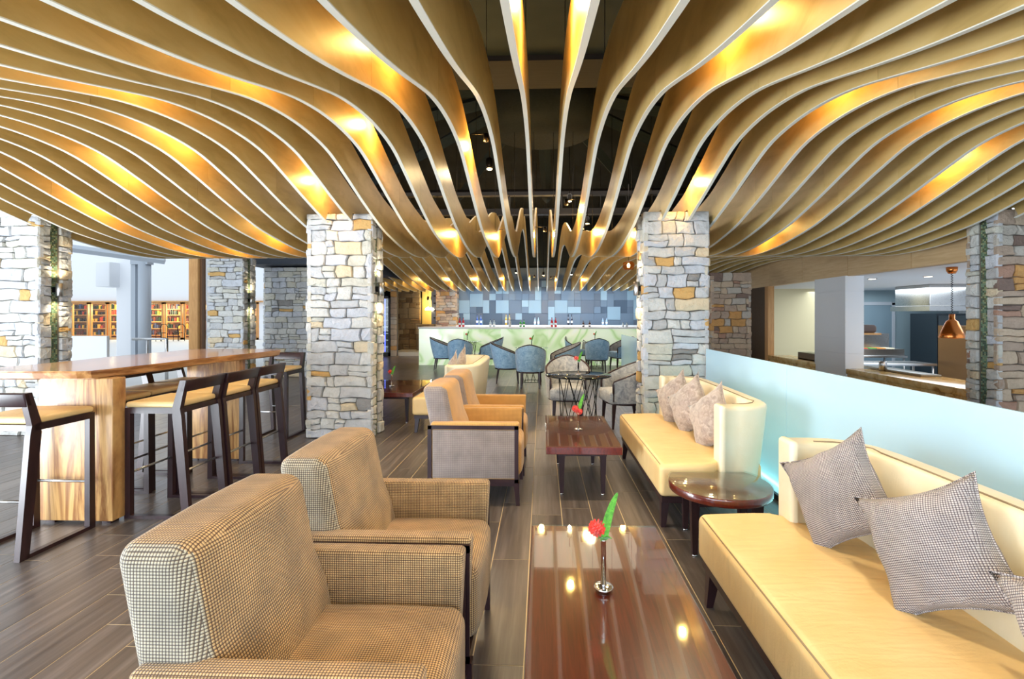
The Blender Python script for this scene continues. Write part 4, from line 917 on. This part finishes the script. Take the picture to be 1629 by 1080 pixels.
# ================================================================ OUTSIDE LEFT
fa = thing('pavilion', 'white pavilion with timber framed glass doors across the terrace', 'building', (-30, 26, 0))
MB().box(0, 0, 2.13, 14.6, .3, 6).box(14.3, .0, 0, 14.6, .3, 2.13).build('wall', WHITE, fa); MB().box(0, -.25, 2.09, 14.6, .1, 2.17).build('lintel', TIMBER, fa)
MB().box(0, 2.2, 0, 14.4, 2.3, 2.5).build('rear_wall', plain('amber_wall', srgb(170, 110, 50), .6), fa)
MB().box(0, 0, -.02, 14.4, 2.3, .02).build('inner_floor', TIMBER, fa)
bt = MB(); rg = random.Random(9)
goods = plain('goods', srgb(120, 70, 40), .5); x = N('shelf_goods'); ge = x.n('NewGeometry'); r = x.ramp([(0, srgb(40, 26, 18)), (.3, srgb(110, 50, 24)), (.5, srgb(30, 60, 26)), (.65, srgb(190, 60, 30)), (.78, srgb(220, 170, 60)), (.9, srgb(60, 70, 110))], 'CONSTANT'); x.l(ge.outputs['Random Per Island'], r.inputs[0]); x.l(r.outputs[0], x.b.inputs['Base Color'])
for z in (.2, .6, 1.0, 1.4, 1.75):
    MB().box(.2, 1.6, z - .04, 14.2, 1.9, z).build('shelf', TIMBER, fa); xx = .3
    while xx < 14:
        bt.box(xx, 1.65, z, xx + rg.uniform(.06, .12), 1.75, z + rg.uniform(.15, .3)); xx += rg.uniform(.09, .2)
bt.build('shelf_goods', x.m, fa, kind='stuff')
for gx in (-25, -22.5, -20, -17.5): point('pavilion_glow', (gx, 26.8, 1.7), 160, (1, .78, .45), .2)
for i in range(13):
    x0 = .3 + i * 1.08; f = MB().box(x0, -.05, 0, x0 + .09, .05, 2.1).box(x0 + .91, -.05, 0, x0 + 1.0, .05, 2.1).box(x0, -.05, 2.0, x0 + 1, .05, 2.1).box(x0, -.05, 0, x0 + 1, .05, .12).build('door_frame', TIMBER, fa)
    MB().box(x0 + .09, -.01, .12, x0 + .91, .01, 2.0).build('pane', GLASS, f)
for i, (xx, yy) in enumerate([(-19.9, 24.5), (-19.2, 24.8)]):
    t = thing('terrace_chair', 'dark bentwood chair outside the pavilion doors, %s of two' % ('left', 'right')[i], 'chair', (xx, yy, 0)); MB().tube([(-.2, 0, .45), (-.2, 0, .75), (-.1, 0, .9), (.1, 0, .9), (.2, 0, .75), (.2, 0, .45)], .02, 6).build('backrest', BLACKM, t); MB().lathe([(.2, .43), (.21, .46)], 16, loc=(0, -.2, 0)).build('seat', BLACKM, t)
    for a, b in ((-.18, 0), (.18, 0), (-.15, -.36), (.15, -.36)): MB().tube([(a, b, 0), (a, b, .44)], .014, 6).build('leg', BLACKM, t)
po = thing('timber_post', 'tall honey timber post on the terrace beside the pale stone column', 'post', (-9.1, 12, 0)); MB().rbox(0, 0, 0, .24, .3, 3.2, .01, 1).build('shaft', TIMBER, po); MB().box(.24, .08, 0, .3, .22, 3.2).build('edge_batten', plain('brown_batten', srgb(110, 74, 44), .5), po)
wp = thing('white_wall', 'x', 'x'); bpy.data.objects.remove(wp)
B(-8.78, 12.2, 0, -7.9, 12.35, 3.3).build('wall_terrace', WHITE, kind='structure')
pl = thing('white_pillar', 'broad white pillar on the terrace', 'pillar', (-11.3, 12.3, 0)); MB().rbox(0, 0, 0, .5, .4, 3.1, .02, 1).build('shaft', WHITE, pl); MB().rbox(-.28, -.3, 2.1, .1, .2, 2.75, .02, 1).build('speaker_box', WHITE, pl)
p2 = thing('round_pole', 'pale grey round steel pole beside the white pillar', 'pole', (-10.35, 12.1, 0)); MB().lathe([(.14, 0), (.14, 2.75)], 20).build('shaft', GREYP, p2); MB().box(-.32, -.06, 0, -.2, .06, 2.68).build('flat_post', GREYP, p2); MB().box(-.3, -.1, 2.68, .16, .1, 2.82).build('bracket', GREYP, p2)
bm = thing('roof_beam', 'white sloping steel beam of the terrace roof', 'beam', (0, 0, 0)); MB().tube([(-11.6, 10.4, 3.0), (-9.4, 11.6, 2.72)], .09, 4).build('beam', GREYP, bm)
sp = thing('white_screen', 'plain white low panel standing behind the timber bar table', 'screen', (-8.5, 8.6, 0)); MB().rbox(-.75, 0, 0, .42, .06, .97, .005, 1).build('panel', WHITE, sp)
rl = thing('handrail', 'steel handrail beyond the timber bar table', 'handrail', (0, 0, 0)); MB().tube([(-8.2, 9.3, .88), (-7.5, 9.3, .88), (-7.5, 9.3, 0)], .03, 10).build('rail', STEEL, rl); MB().tube([(-7.9, 9.3, 0), (-7.9, 9.3, .88)], .02, 8).build('post', STEEL, rl)
